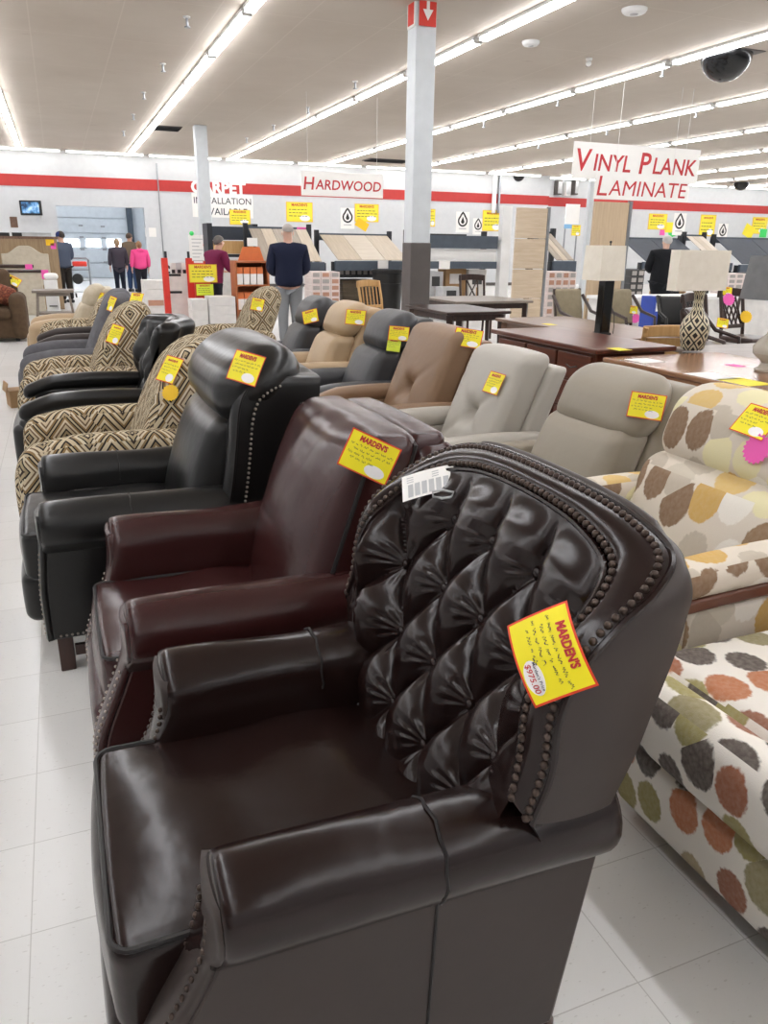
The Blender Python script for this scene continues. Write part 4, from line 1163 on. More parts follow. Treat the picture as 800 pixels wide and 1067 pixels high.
# ------------------------------------------------------------------ flooring displays
def prop(name, label, cat, X, Y, Z=0, rz=0, group=None): return thing(name, label, cat, (X, Y, Z), rz, group)
def carton(x, y, z, w, d, h, label, group, face='print', m='carton', name='flooring_carton'):
    r = prop(name, label, 'carton', x, y, z, 0, group)
    MB().span((-w / 2, 0, 0), (w / 2, d, h)).build('box', M[m], r, smooth=False)
    if face: MB().span((-w * .36, -.006, h * .18), (w * .36, -.001, h * .82)).build('picture_label', M[face], r, smooth=False)
    return r
M['print'] = plain('label_brown', '#b98a72', .6); M['print2'] = plain('label_grey', '#a9a39e', .6); M['cartonP'] = plain('carton_pinkish', '#e6d8d3', .6)
M['palletbrown'] = plain('carton_brown', '#6d604e', .7); M['dkbox'] = plain('carton_dark', '#3a3a3a', .6)
def carton_wall(px0, px1, py0, py1, nx, nz, Y, where, group, faces=('print', 'print2'), m='cartonP', skip=()):
    a, b = atY(px0, py1, Y), atY(px1, py0, Y)
    zt = b.z; w = (b.x - a.x) / nx; h = zt / math.ceil(zt / ((b.z - a.z) / nz)); n = round(zt / h)
    words = ['bottom', 'second', 'third', 'fourth', 'fifth', 'sixth', 'seventh', 'eighth', 'ninth', 'tenth']
    rr = random.Random(nx * 31 + nz)
    for i in range(nx):
        for k in range(n):
            if (i, n - 1 - k) in skip: continue
            f = faces[0] if rr.random() < .45 else faces[1]
            carton(a.x + w * (i + .5), Y, k * h, w - .012, .6, h - .004, 'carton %s, %s layer, column %d' % (where, words[min(k, 9)], i + 1), group, f, m)
def sloped_display(px0, px1, pybeam, pytop, Y, depth, label, planks, mats, beamh=.20, posts=True, name='display_rack', topbeam=True, shelf=True, shelfz=None):
    """a flooring rack: front beam, uprights, and a bed sloping up to the rear that carries sample planks"""
    a, b = atY(px0, pybeam, Y), atY(px1, pybeam, Y); zb = (a.z + b.z) / 2; a.x += .08; b.x -= .08
    t0 = atY((px0 + px1) / 2, pytop, Y + depth); zt = t0.z
    cx = (a.x + b.x) / 2; w = b.x - a.x
    r = prop(name, label, 'display rack', cx, Y)
    MB().span((-w / 2, 0, zb - beamh), (w / 2, .08, zb)).build('front_beam', M['steelblue'], r, smooth=False, bevel=.01)
    if topbeam: MB().span((-w / 2, depth, zt - .12), (w / 2, depth + .08, zt + .05)).build('rear_beam', M['steelblue'], r, smooth=False)
    for s in (-1, 1):
        MB().span((s * w / 2 - .05, .081, 0), (s * w / 2 + .05, .18, zb - .02)).build('upright', M['rackdark'], r, smooth=False)
        MB().span((s * w / 2 - .05, depth - .1, 0), (s * w / 2 + .05, depth - .002, zt + .12)).build('upright', M['rackdark'], r, smooth=False)
        MB().tube([(s * w / 2, .17, .3), (s * w / 2, depth - .1, zb - .1)], .025, 6).build('brace', M['rackdark'], r)
    sz = shelfz if shelfz else zb - beamh - .02
    if shelf: MB().span((-w / 2 + .06, .19, sz - .04), (w / 2 - .06, depth - .11, sz)).build('shelf', M['rackdark'], r, smooth=False)
    # planks lie on the slope: top level samples
    L = math.hypot(depth - .05, zt - zb); ang = math.atan2(zt - zb, depth - .05)
    return r, cx, w, zb, zt, L, ang
def plank(cx, cy, cz, w, L, ang, m, label, group=None, shear=0.0, th=.018):
    mb = MB()
    mb.span((-w / 2, 0, 0), (w / 2, L, th), fn=lambda p: Vector((p.x + p.y * shear, p.y, p.z)))
    o = mb.build('sample_plank', m, None, smooth=False, loc=(cx, cy, cz)); o.rotation_euler = (ang, 0, 0)
    tag(o, label, 'flooring sample', group); return o
def fill_planks(res, Y, n, mats, label, group, x0=0, x1=1, shear=0.0):
    r, cx, w, zb, zt, L, ang = res
    m_ = .07 / w; x0 += m_; x1 -= m_
    ww = w * (x1 - x0) / n
    for k in range(n):
        plank(cx - w / 2 + w * x0 + ww * (k + .5), Y + .02, zb + .012, ww - .012, L - .05, ang, M[mats[k % len(mats)]], label, group, shear)
ra = sloped_display(266, 342, 273, 239, 17.8, 1.3, 'slate blue rack with steep grey brown planks beside the man in navy sweater', 4, None, .22)
fill_planks(ra, 17.8, 5, ['plankG', 'plankH', 'plankG', 'plankG', 'plankH'], 'grey brown plank sample leaning on the rack beside the man in navy', 'steep planks of the hardwood rack')
rb = sloped_display(346, 432, 272, 246, 17.8, 1.5, 'slate blue rack with pale planks left of the near column', 3, None, .22, shelfz=atY(350, 287, 18.3).z)
fill_planks(rb, 17.8, 3, ['plankH', 'plankX', 'plankH'], 'pale beige plank sample sloping on the rack left of the near column', 'pale planks left of the near column')
slip(399, 275.5, 11, 8, 'paper', 'white paper card on the rack beam left of the near column', 17.7969, 'price_card', 'card')
carton_wall(325, 354, 283, 321, 3, 5, 17.1, 'left of the brown pallet', 'picture cartons left of the brown pallet')
# pallet of brown cartons
a, b = atY(357, 316, 18.2), atY(392, 291, 18.2); w = (b.x - a.x) / 2; n = 7; zt = b.z - .12
o = prop('pallet', 'wooden pallet under the brown carton stack', 'pallet', (a.x + b.x) / 2, 18.2)
for y in (.02, .35, .68): MB().span((-w, y, 0), (w, y + .08, .08)).build('bearer', M['kraft'], o, smooth=False)
MB().span((-w, 0, .081), (w, .8, .11)).build('deck', M['kraft'], o, smooth=False)
for i in range(2):
    for k in range(n): carton(a.x + w * (i + .5), 18.22, .112 + k * zt / n, w - .02, .75, zt / n - .006, 'long brown carton on the pallet, %s stack, layer %d from below' % (('left', 'right')[i], k + 1), 'brown cartons on the pallet', None, 'palletbrown')
for k in range(6):
    p0 = atY(350 + k * 6.2, 287, 18.3); p1 = atY(350 + (k + 1) * 6.2 - .6, 280.5, 18.3)
    if k in (0,): pass
    carton((p0.x + p1.x) / 2, 18.1, atY(350, 287, 18.3).z + .001, p1.x - p0.x, .25, p1.z - p0.z, 'small dark box on the shelf above the brown pallet', 'small dark boxes above the brown pallet', 'print2', 'dkbox', 'small_box')
tp = atY(404, 281, 17.2); r = prop('waste_bin', 'large black bin below the rack left of the near column', 'bin', tp.x, 17.2)
MB().lathe([(.27, 0), (.30, .04), (.36, tp.z - .06), (.385, tp.z - .05), (.385, tp.z), (.34, tp.z), (.30, .2)], 20).build('body', M['black'], r); MB().tube([(.36 * math.cos(t), .36 * math.sin(t), tp.z * .7) for t in [2 * PI * k / 20 for k in range(20)]], .015, 6, closed=True).build('rim_band', M['black'], r)
# white framed shelf right of the column
YC = 15.6
a, b = atY(436, 332, YC), atY(531, 246, YC)
r = prop('shelf_bay', 'white framed shelving bay with slate beams right of the near column', 'shelving', (a.x + b.x) / 2, YC); w = b.x - a.x
zz = lambda py: atY(480, py, YC).z
xr_ = atY(519, 250, YC).x - (a.x + b.x) / 2
MB().span((xr_ + .06, -.05, 0), (w / 2, .12, zz(213))).build('white_end_panel', M['white'], r, smooth=False)
MB().span((xr_ - .05, .6, 0), (xr_ + .05, .7, zz(240))).build('rear_post', M['rackdark'], r, smooth=False)
MB().span((-w / 2 - .1, .6, 0), (-w / 2, .7, zz(240))).build('rear_post', M['rackdark'], r, smooth=False)
for (y0, y1) in ((245.5, 259), (272.5, 280)):
    MB().span((-w / 2 - .1, 0, zz(y1)), (xr_ - .002, .06, zz(y0))).build('slate_beam', M['steelblue'], r, smooth=False)
MB().span((-w / 2 - .1, .061, zz(273)), (xr_ - .002, .7, zz(259.5))).build('white_shelf', M['white'], r, smooth=False)
MB().span((-w / 2 - .1, .061, zz(252)), (xr_ - .002, .7, zz(246.5))).build('top_deck', M['steelblue'], r, smooth=False)
tag(MB().box((0, 0, 0), (.95, .3, .05)).build('flat_carton', M['dkbox'], None, smooth=False, loc=(atY(470, 244, YC).x, YC + .35, zz(246.5) + .026)), 'flat dark carton lying on the top of the white framed shelf', 'carton')
slip(463, 276, 12, 8, 'paper', 'white card on the lower beam of the white framed shelf', YC - .0031, 'price_card', 'card')
for (x0, x1, y0, m, lb, dy) in ((446, 462, 283, 'greyprint', 'grey carton stack under the white shelf at left', .1), (463, 486, 280, 'kraft', 'tan cardboard box under the white framed shelf', .3), (487, 507, 281, 'carton', 'white carton under the white framed shelf, right of the tan box', .2), (461, 480, 299, 'greyprint', 'low grey box before the tan cardboard box', -.35)):
    a, b = atY(x0, 320, YC + dy), atY(x1, y0, YC + dy)
    r = prop('carton', lb, 'carton', (a.x + b.x) / 2, YC + dy); w = b.x - a.x; h = b.z
    MB().span((-w / 2, 0, 0), (w / 2, .4, h)).build('box', M[m], r, smooth=False, bevel=.008); MB().span((-w * .3, -.005, h * .7), (w * .25, -.001, h * .9)).build('printed_label', M['dkbox'] if m != 'kraft' else M['carton'], r, smooth=False)
    MB().span((-w * .06, -.003, 0), (w * .06, -.0005, h * .64)).build('tape', M['kraft'], r, smooth=False)
# large upright panels
def upright(x0, x1, ytop, Y, m, label, joints=0, edge=None, th=.05, lean=0.0):
    a, b = atY(x0, 330, Y), atY(x1, ytop, Y); w = b.x - a.x; h = b.z
    r = prop('wood_partition', label, 'partition', (a.x + b.x) / 2, Y, 0)
    n = max(1, joints)
    for k in range(n): MB().span((-w / 2, 0, h * k / n + (.01 if k else 0)), (w / 2, th, h * (k + 1) / n - .004)).build('board', M[m], r, smooth=False, bevel=.004)
    MB().span((w / 2 + .002, -.01, 0), (w / 2 + .06, th, h + .02)).build('edge_trim', M['chrome'], r, smooth=False)
    MB().span((-w / 2, th + .002, 0), (w / 2, th + .30, .04)).build('foot', M['chrome'], r, smooth=False)
    return r
upright(532, 571, 217, 13.6, 'plankZ', 'tall pale wood panel of four wide boards right of the white frame', 4)
upright(609, 656, 211, 11.2, 'plankV', 'tall upright wood panel behind the square shaded black lamp', 1)
p = atY(606.5, 300, 13.5); r = prop('display_post', 'thin grey steel post left of the upright wood panel', 'post', p.x, 13.5); z = 2.75
MB().span((-.05, -.05, 0), (.05, .05, z)).build('shaft', M['column'], r, smooth=False, bevel=.006); MB().span((-.11, -.11, 0), (.11, .11, .015)).build('base_plate', M['column'], r, smooth=False)
rc = sloped_display(574, 604, 272, 244, 15.4, 1.1, 'slate rack with grey planks between the two wood panels', 3, None, .22)
fill_planks(rc, 15.4, 3, ['plankG', 'plankH', 'plankG'], 'grey plank sample on the rack between the two wood panels', 'planks between the two wood panels')
carton_wall(568, 601, 283, 330, 4, 6, 14.6, 'between the two wood panels', 'picture cartons between the wood panels')
rd = sloped_display(668, 738, 273, 250, 17.5, 1.2, 'dark slate display on the right behind the man in black coat', 2, None, .18)
fill_planks(rd, 17.5, 2, ['slate', 'slate'], 'dark slate sample board on the display behind the man in black', 'slate boards behind the man in black')
re_ = sloped_display(740, 766, 274, 247, 17.4, 1.3, 'rack with pale leaning planks right of the man in black coat', 3, None, .2)
fill_planks(re_, 17.4, 3, ['plankX', 'plankH', 'plankX'], 'pale plank sample leaning on the rack near the right edge', 'pale planks near the right edge')
rf = sloped_display(769, 850, 276, 250, 17.3, 1.2, 'slate display rack at the right edge of the photo', 2, None, .2)
fill_planks(rf, 17.3, 2, ['slate', 'slate'], 'dark slate sample board on the display at the right edge', 'slate boards at the right edge')
carton_wall(757, 783, 285, 303, 3, 3, 16.6, 'under the right hand racks', 'cartons under the right hand racks', ('print2', 'print2'))
carton_wall(655, 672, 281, 306, 2, 3, 16.9, 'under the slate display left of the man in black', 'cartons left of the man in black', ('print2', 'print2'), 'dkbox')
tag(MB().span((-.55, 0, 0), (.55, .4, .30)).build('flat_box', M['kraft'], None, smooth=False, bevel=.01, loc=(atY(718, 243, 19.2).x, 19.6, 0)), 'brown cardboard box behind the slate display on the right', 'carton')
# grey and blue stacked things behind the right chairs
for (x0, x1, y0, m, lb) in ((680, 692, 309, 'ink2', 'blue package behind the vase lamp'), (694, 707, 310, 'carton', 'white upright package behind the vase lamp'), (709, 722, 312, 'greyprint', 'grey printed package left of the vase lamp neck')):
    a, b = atY(x0, 330, 9.4), atY(x1, y0, 9.4); r = prop('package', lb, 'package', (a.x + b.x) / 2, 9.4); w = b.x - a.x
    M.setdefault('ink2', plain('package_blue', '#2f4aa8', .5))
    MB().span((-w / 2, 0, 0), (w / 2, .3, b.z)).build('box', M[m], r, smooth=False, bevel=.008); MB().span((-w * .3, -.005, b.z * .75), (w * .3, -.001, b.z * .9)).build('printed_label', M['paper'] if m == 'ink2' else M['dkbox'], r, smooth=False)
a, b = atY(640, 330, 10.2), atY(800, 308, 10.2); r = prop('display_counter', 'long white counter behind the taupe dining chairs', 'counter', (a.x + b.x) / 2 + .6, 10.2); w = b.x - a.x + 1.2
MB().span((-w / 2, 0, 0), (w / 2, .7, b.z - .05)).build('body', M['carton'], r, smooth=False); MB().span((-w / 2 - .03, -.03, b.z - .049), (w / 2 + .03, .73, b.z)).build('top', M['white'], r, smooth=False)
# ------------------------------------------------------------------ carpet and tile area left of centre
YT = 14.0
def redframe(x0, x1, y0, y1, Y, label):
    a, b = atY(x0, y1, Y), atY(x1, y0, Y); r = prop('sample_stand', label, 'display stand', (a.x + b.x) / 2, Y); w = b.x - a.x; h = b.z
    for s in (-1, 1): MB().span((s * (w / 2 - .05) - .05, 0, 0), (s * (w / 2 - .05) + .05, .10, h)).build('red_post', M['signred'], r, smooth=False)
    MB().span((-w / 2 + .101, .01, .1), (w / 2 - .101, .09, .22)).build('red_rail', M['signred'], r, smooth=False)
    MB().span((-w / 2 + .101, .03, .25), (w / 2 - .101, .06, h - .25)).build('sample_board', M['carton'], r, smooth=False)
    for k in range(2): MB().span((-w * .3, .02, h * (.55 + .22 * k)), (w * .1, .028, h * (.58 + .22 * k))).build('clip', M['black'], r, smooth=False)
    return r
redframe(173, 200, 269, 331, YT, 'red framed white sample stand left of the yellow floor sign')
r_, w_, z0, z1 = board('notice_board', 'white board with red and grey print hung on the far column', 'board', 198, 245, 226, 274, 21.9, M['paper'])
MB().span((-w_ / 2, -.03, z0 - .25), (w_ / 2, .01, z0 - .001)).build('red_foot', M['signred'], r_, smooth=False)
MB().lathe([(.12, -.004), (.12, .004)], 18, (w_ * .15, -.017, (z0 + z1) / 2 + .1), Matrix.Rotation(rad(90), 3, 'X')).build('red_spot', M['signred'], r_, smooth=False)
mb = MB()
for k in range(7): mb.span((-w_ * .4, -.015, z1 - .12 - k * .09), (-w_ * .02 - (k % 3) * .05, -.011, z1 - .10 - k * .09))
mb.build('printed_text', M['greyprint'], r_, smooth=False)
for t in (-.38, .38): MB().ball((w_ * t, 0, z1 + .03), .06, 10, 6).build('green_clip', M['green'], r_)
a = atY(211, 290, 13.6); r = prop('floor_sign', 'red post stand carrying two yellow price sheets beside the woman in maroon', 'sign stand', a.x, 13.6)
MB().span((-.13, 0, 0), (.13, .08, atY(211, 276, 13.6).z)).build('red_post', M['signred'], r, smooth=False); MB().span((-.3, -.1, 0), (.3, .25, .04)).build('foot', M['signred'], r, smooth=False)
placard(211.5, 285, 28, 19, 'large yellow placard on the red post beside the woman in maroon', 13.55)
placard(213.5, 302, 17, 12, 'smaller yellow green sheet under the large placard on the red post', 13.53, 'tag2', False)
redframe(200, 218, 272, 330, 15.0, 'second red stand behind the yellow placards')
for (x0, x1, yt, Y, n, lb) in ((219, 245, 309, 13.0, 5, 'of the low white stack under the woman in maroon'), (201, 216, 312, 13.1, 4, 'of the short stack at the foot of the red post')):
    a, b = atY(x0, 330, Y), atY(x1, yt, Y); w = b.x - a.x
    for k in range(n): carton((a.x + b.x) / 2, Y, k * b.z / n, w, .45, b.z / n - .004, 'white tile carton %s, layer %d' % (lb, k + 1), 'tile cartons ' + lb, None, 'carton', 'tile_carton')
for k in range(4):
    a, b = atY(151, 312, 18), atY(172, 292, 18); carton((a.x + b.x) / 2, 18, k * b.z / 4, b.x - a.x, .6, b.z / 4 - .004, 'white carton stacked before the woman in pink, layer %d from below' % (k + 1), 'white cartons before the woman in pink', 'print' if k == 1 else None, 'carton', 'tile_carton')
for (px, m) in ((181, 'carton'), (187, 'greyprint'), (192.5, 'carton')):
    a, b = atY(px - 2.0, 300, 15.2), atY(px + 2.0, 274, 15.2)
    r = prop('sample_book', 'upright %s sample board behind the red framed stand' % {'carton': 'white', 'greyprint': 'grey'}[m], 'sample board', (a.x + b.x) / 2, 15.2, 0, 0, 'sample boards behind the red stand')
    MB().span((-(b.x - a.x) / 2, 0, 0), ((b.x - a.x) / 2, .05, b.z)).build('board', M[m], r, smooth=False); MB().span((-.03, -.006, b.z * .8), (.03, -.001, b.z * .9)).build('clip', M['black'], r, smooth=False)
# orange shelf with boxes
YO = 13.2
a, b = atY(247, 325, YO), atY(280, 272, YO); r = prop('orange_shelf', 'orange shelf unit of orange and white boxes before the man in navy', 'shelf', (a.x + b.x) / 2, YO); w = b.x - a.x; H = b.z
for s in (-1, 1): MB().span((s * (w / 2 - .015) - .015, 0, 0), (s * (w / 2 - .015) + .015, .4, H)).build('side_panel', M['orangeD'], r, smooth=False)
MB().span((-w / 2 + .031, .37, .02), (w / 2 - .031, .40, H)).build('back_panel', M['orangeD'], r, smooth=False)
shz = [.06, H * .36, H * .68, H - .03]
for z in shz: MB().span((-w / 2 + .031, .0, z), (w / 2 - .031, .369, z + .025)).build('shelf_board', M['orangeD'], r, smooth=False)
for j, z in enumerate(shz[:3]):
    for k in range(4):
        x = -w * .36 + k * w * .2; q = prop('grout_box', 'small orange and white box on the orange shelf, %s row' % ('bottom', 'middle', 'upper')[j], 'box', r.location.x + x, YO + .03, z + .0255, 0, 'boxes on the orange shelf, %s row' % ('bottom', 'middle', 'upper')[j])
        hh = H * .22; MB().span((-w * .085, 0, 0), (w * .085, .2, hh * .62)).build('box', M['paper'], q, smooth=False); MB().span((-w * .085, 0, hh * .621), (w * .085, .2, hh)).build('orange_top', M['orange'], q, smooth=False)
q = prop('sign_card', 'folded orange card standing on the orange shelf', 'card', r.location.x + .02, YO + .15, H); MB().prism([(-.22, .0), (.22, 0), (.15, .22), (-.13, .22)], .02, 'XZ').build('card', M['orange'], q, smooth=False); MB().span((-.05, -.014, .23), (.12, .01, .36)).build('white_tab', M['paper'], q, smooth=False)
# black and tan shelf behind the maroon woman
YK = 19.5
a, b = atY(219, 300, YK), atY(268, 236, YK); r = prop('carpet_rack', 'black rack with a tan board behind the woman in maroon', 'rack', (a.x + b.x) / 2, YK); w = b.x - a.x; zz = lambda py: atY(243, py, YK).z
for s in (-1, 1): MB().span((s * (w / 2 - .06) - .06, -.05, 0), (s * (w / 2 - .06) + .06, .6, zz(233))).build('upright', M['rackdark'], r, smooth=False)
MB().span((-w / 2 + .121, .1, zz(250)), (w / 2 - .121, .5, zz(236))).build('black_bin', M['slate'], r, smooth=False); MB().span((-w / 2 + .121, -.02, zz(264.5)), (w / 2 - .121, .5, zz(251))).build('tan_board', M['oak'], r, smooth=False)
MB().span((-w / 2 + .121, .0, zz(268)), (w / 2 - .121, .5, zz(265))).build('lower_beam', M['rackdark'], r, smooth=False)
MB().span((-w / 2 + .2, .02, 0), (w / 2 - .13, .45, zz(270))).build('roll_box', M['carton'], r, smooth=False)
a, b = atY(175, 300, 20.5), atY(196, 262, 20.5); r = prop('scissor_rack', 'dark folding metal rack behind the red framed stand', 'rack', (a.x + b.x) / 2, 20.5); w = b.x - a.x; h = b.z
for (p, q) in (((-w / 2, 0, h * .75), (w / 2, 0, h * .5)), ((-w / 2, 0, h * .5), (w / 2, 0, h * .8)), ((-w / 2, 0, 0), (-w / 2, 0, h)), ((w / 2, 0, 0), (w / 2, 0, h)), ((-w / 2, 0, h * .62), (w / 2, 0, h * .62))): MB().tube([p, q], .035, 6).build('bar', M['rackdark'], r)
# ------------------------------------------------------------------ tables, desks, lamps and dining chairs on the right
def knobs(): pass
# cherry executive desk
DX0, DX1, DY0, DY1, DZ = 3.66, 4.34, 4.80, 6.30, .80
r = prop('executive_desk', 'dark cherry desk with drawers behind the pale grey recliner', 'desk', DX0, DY0)
W_, L_ = DX1 - DX0, DY1 - DY0
MB().rbox((W_ / 2, L_ / 2, DZ - .02), (W_ + .08, L_ + .08, .04), .012).build('desktop', M['cherry'], r)
MB().span((.02, .02, .06), (W_ - .02, L_ - .02, DZ - .041)).build('carcass', M['cherry'], r, smooth=False, bevel=.008)
MB().span((.04, .04, 0), (W_ - .04, L_ - .04, .059)).build('plinth', M['darkwood'], r, smooth=False)
for k in range(3):
    for j in range(3):
        y0 = .06 + k * (L_ - .10) / 3; y1 = y0 + (L_ - .10) / 3 - .03; z1 = DZ - .07 - j * .22; z0_ = z1 - .20
        d = MB().span((-.005, y0, z0_), (.0195, y1, z1)).build('drawer', M['cherry'], r, smooth=False, bevel=.006)
        MB().tube([(-.02, (y0 + y1) / 2 - .07, (z0_ + z1) / 2 + .01), (-.03, (y0 + y1) / 2, (z0_ + z1) / 2 - .005), (-.02, (y0 + y1) / 2 + .07, (z0_ + z1) / 2 + .01)], .006, 6).build('handle', M['black'], d)
# light brown conference table on a black base
r = prop('conference_table', 'light brown wooden table with black base in front of the vase lamp', 'table', 3.6, 2.3)
MB().rbox((.52, 1.16, .745), (1.06, 2.36, .035), .012).build('tabletop', M['confwood'], r)
MB().rbox((.52, 1.16, .705), (1.02, 2.32, .04), .01).build('edge_moulding', M['confwood'], r)
MB().span((.06, .06, .04), (.98, 2.26, .684)).build('black_base', M['black'], r, smooth=False, bevel=.01)
MB().span((.10, .10, 0), (.94, 2.22, .039)).build('plinth', M['black'], r, smooth=False)
for k in range(3): d = MB().span((.045, .12 + k * .72, .12), (.0595, .78 + k * .72, .64)).build('door', M['black'], r, smooth=False, bevel=.006); MB().tube([(.03, .7 + k * .72, .42), (.03, .7 + k * .72, .52)], .006, 6).build('handle', M['chrome'], d)
def simple_table(name, label, x0, x1, y0, y1, z, m, th=.035, leg=.045, mleg=None):
    r = prop(name, label, 'table', x0, y0); w, l = x1 - x0, y1 - y0
    MB().rbox((w / 2, l / 2, z - th / 2), (w, l, th), .01).build('tabletop', m, r)
    MB().span((.08, .08, z - th - .08), (w - .08, l - .08, z - th - .001)).build('apron', mleg or m, r, smooth=False)
    for x in (.09, w - .09):
        for y in (.09, l - .09): MB().tube([(x, y, 0), (x, y, z - th - .01)], [leg * .8, leg * 1.2], 4).build('leg', mleg or m, r, smooth=False)
    return r
simple_table('dining_table', 'grey brown dining table carrying the tall vase lamp', 4.78, 5.85, 3.2, 5.3, .72, M['greywood'])
simple_table('dining_table', 'grey brown table top behind the cherry desk, carrying the black square lamp', 4.62, 5.6, 5.75, 8.0, .74, M['brownwood'])
simple_table('dining_table', 'dark dining table just right of the near column', 4.3, 5.2, 8.6, 9.9, .76, M['darkwood'])
simple_table('dining_table', 'long dark table behind the dark dining table near the column', 5.3, 6.6, 10.3, 11.6, .76, M['greywood'], mleg=M['darkwood'])
# lamps
def drumshade(r, x0, x1, y0, y1, Y, m, cx, taper=.0, cz=0, square=True, depth=None):
    a, b = atY(x0, y1, Y), atY(x1, y0, Y); w = (b.x - a.x) / 2; d = depth or w
    x = (a.x + b.x) / 2 - cx
    ring = lambda s, z, o=0: [(x + sx * (w * s - o), sy * (d * s - o), z - cz) for sx, sy in ((-1, -1), (1, -1), (1, 1), (-1, 1))] if square else [(x + (w * s - o) * math.cos(t), (w * s - o) * math.sin(t), z - cz) for t in [2 * PI * k / 32 for k in range(32)]]
    s = MB().loft([ring(1, a.z), ring(1 - taper, b.z), ring(1 - taper, b.z, .006), ring(1, a.z, .006), ring(1, a.z)], cap0=False, cap1=False).build('lamp_shade', m, r, smooth=not square)
    return s, x, a.z - cz, b.z - cz
q = atY(626, 345, 6.1); LZ = .74
r = prop('table_lamp', 'black square table lamp with a cream box shade on the table behind the desk', 'lamp', q.x, 6.1, LZ)
q.x = q.x
bt = atY(629, 292, 6.1).z - LZ
MB().rbox((.01, 0, bt / 2), (.105, .105, bt), .01).build('base', M['blackgloss'], r)
MB().rbox((.01, 0, .012), (.125, .125, .024), .008).build('foot', M['black'], r)
s, x, za, zb = drumshade(r, 615, 644, 256, 292, 6.1, M['shade'], q.x, .06, LZ)
MB().tube([(.01, 0, bt), (.01, 0, zb + .02)], .006, 6).build('rod', M['black'], r)
MB().tube([(.065, .0, .28), (.13, .0, .2), (.12, -.03, .08), (.10, -.05, .012)], .004, 5).build('cord', M['black'], r)
MB().ball((.01, 0, zb + .03), .012, 8, 6).build('finial', M['black'], r)
# vase lamp with black and cream triangles
vz = NT('vase_pattern'); tc = vz.new('ShaderNodeTexCoord'); sx = vz.new('ShaderNodeSeparateXYZ'); vz.link(tc.outputs['Object'], sx.inputs[0])
an = vz.math('MULTIPLY', vz.math('ARCTAN2', sx.outputs[1], sx.outputs[0]), 7 / (2 * PI)); vv = vz.math('MULTIPLY', sx.outputs[2], 9.0)
pa = vz.math('PINGPONG', vz.math('ADD', an, 20.0), .5); pb = vz.math('PINGPONG', vz.math('ADD', vv, 20.0), .5)
d_ = vz.math('ADD', pa, pb); e1 = vz.math('LESS_THAN', vz.math('ABSOLUTE', vz.math('SUBTRACT', d_, .5)), .075)
d2 = vz.math('LESS_THAN', d_, .24); d3 = vz.math('GREATER_THAN', d_, .78)
vz.link(vz.mix(vz.math('MAXIMUM', e1, vz.math('MAXIMUM', d2, d3)), lin('#d8cdae'), lin('#1b1815')), vz.b.inputs['Base Color']); vz.b.inputs['Roughness'].default_value = .4
YV = 4.75
q = atY(721, 362, YV); VZ = .72
r = prop('table_lamp', 'black and cream triangle patterned vase lamp with a wide rectangular white shade', 'lamp', q.x, YV, VZ)
zz = lambda py: atY(722, py, YV).z - VZ
rw = lambda px: .8 * px * (q - EYE).length / F
prof = [(rw(10), .0), (rw(11), .02), (rw(13), .035), (rw(16.5), zz(346)), (rw(16.8), zz(341)), (rw(14), zz(333)), (rw(9), zz(327)), (rw(6), zz(321)), (rw(5.2), zz(314)), (rw(6), zz(306)), (rw(7), zz(303)), (rw(4), zz(303) + .001)]
MB().lathe([(rw(10.5), 0), (rw(11.5), .012), (rw(10), .03)], 24).build('foot', M['black'], r)
MB().lathe([(a, b + .03) if b < .04 else (a, max(b, .04 + .01 * i)) for i, (a, b) in enumerate(prof[1:])], 28).build('vase', vz.m, r)
s, x, za, zb = drumshade(r, 699, 757, 261, 303, YV, M['shade'], q.x, .0, VZ, depth=.05)
MB().tube([(0, 0, zz(303)), (0, 0, zb - .02)], .007, 6).build('rod', M['black'], r)
# glass lamp with grey shade at the right edge
YG = 3.75
q = atY(800, 372, YG); GZ = .765
r = prop('table_lamp', 'pale glass gourd lamp with a grey shade at the right edge', 'lamp', q.x, YG, GZ)
gm = NT('lamp_glass'); gm.b.inputs['Base Color'].default_value = lin('#c9c2b4'); gm.b.inputs['Roughness'].default_value = .12; gm.b.inputs['Transmission Weight'].default_value = .35
MB().lathe([(.07, 0), (.075, .012), (.05, .025), (.035, .05), (.05, .07), (.095, .11), (.10, .15), (.07, .20), (.03, .235), (.022, .26), (.03, .27)], 28).build('glass_body', gm.m, r)
s, x, za, zb = drumshade(r, 781, 838, 267, 312, YG, M['shadeG'], q.x, .14, GZ, square=False)
MB().tube([(0, 0, .27), (0, 0, zb - .03)], .008, 6).build('rod', M['chrome'], r)
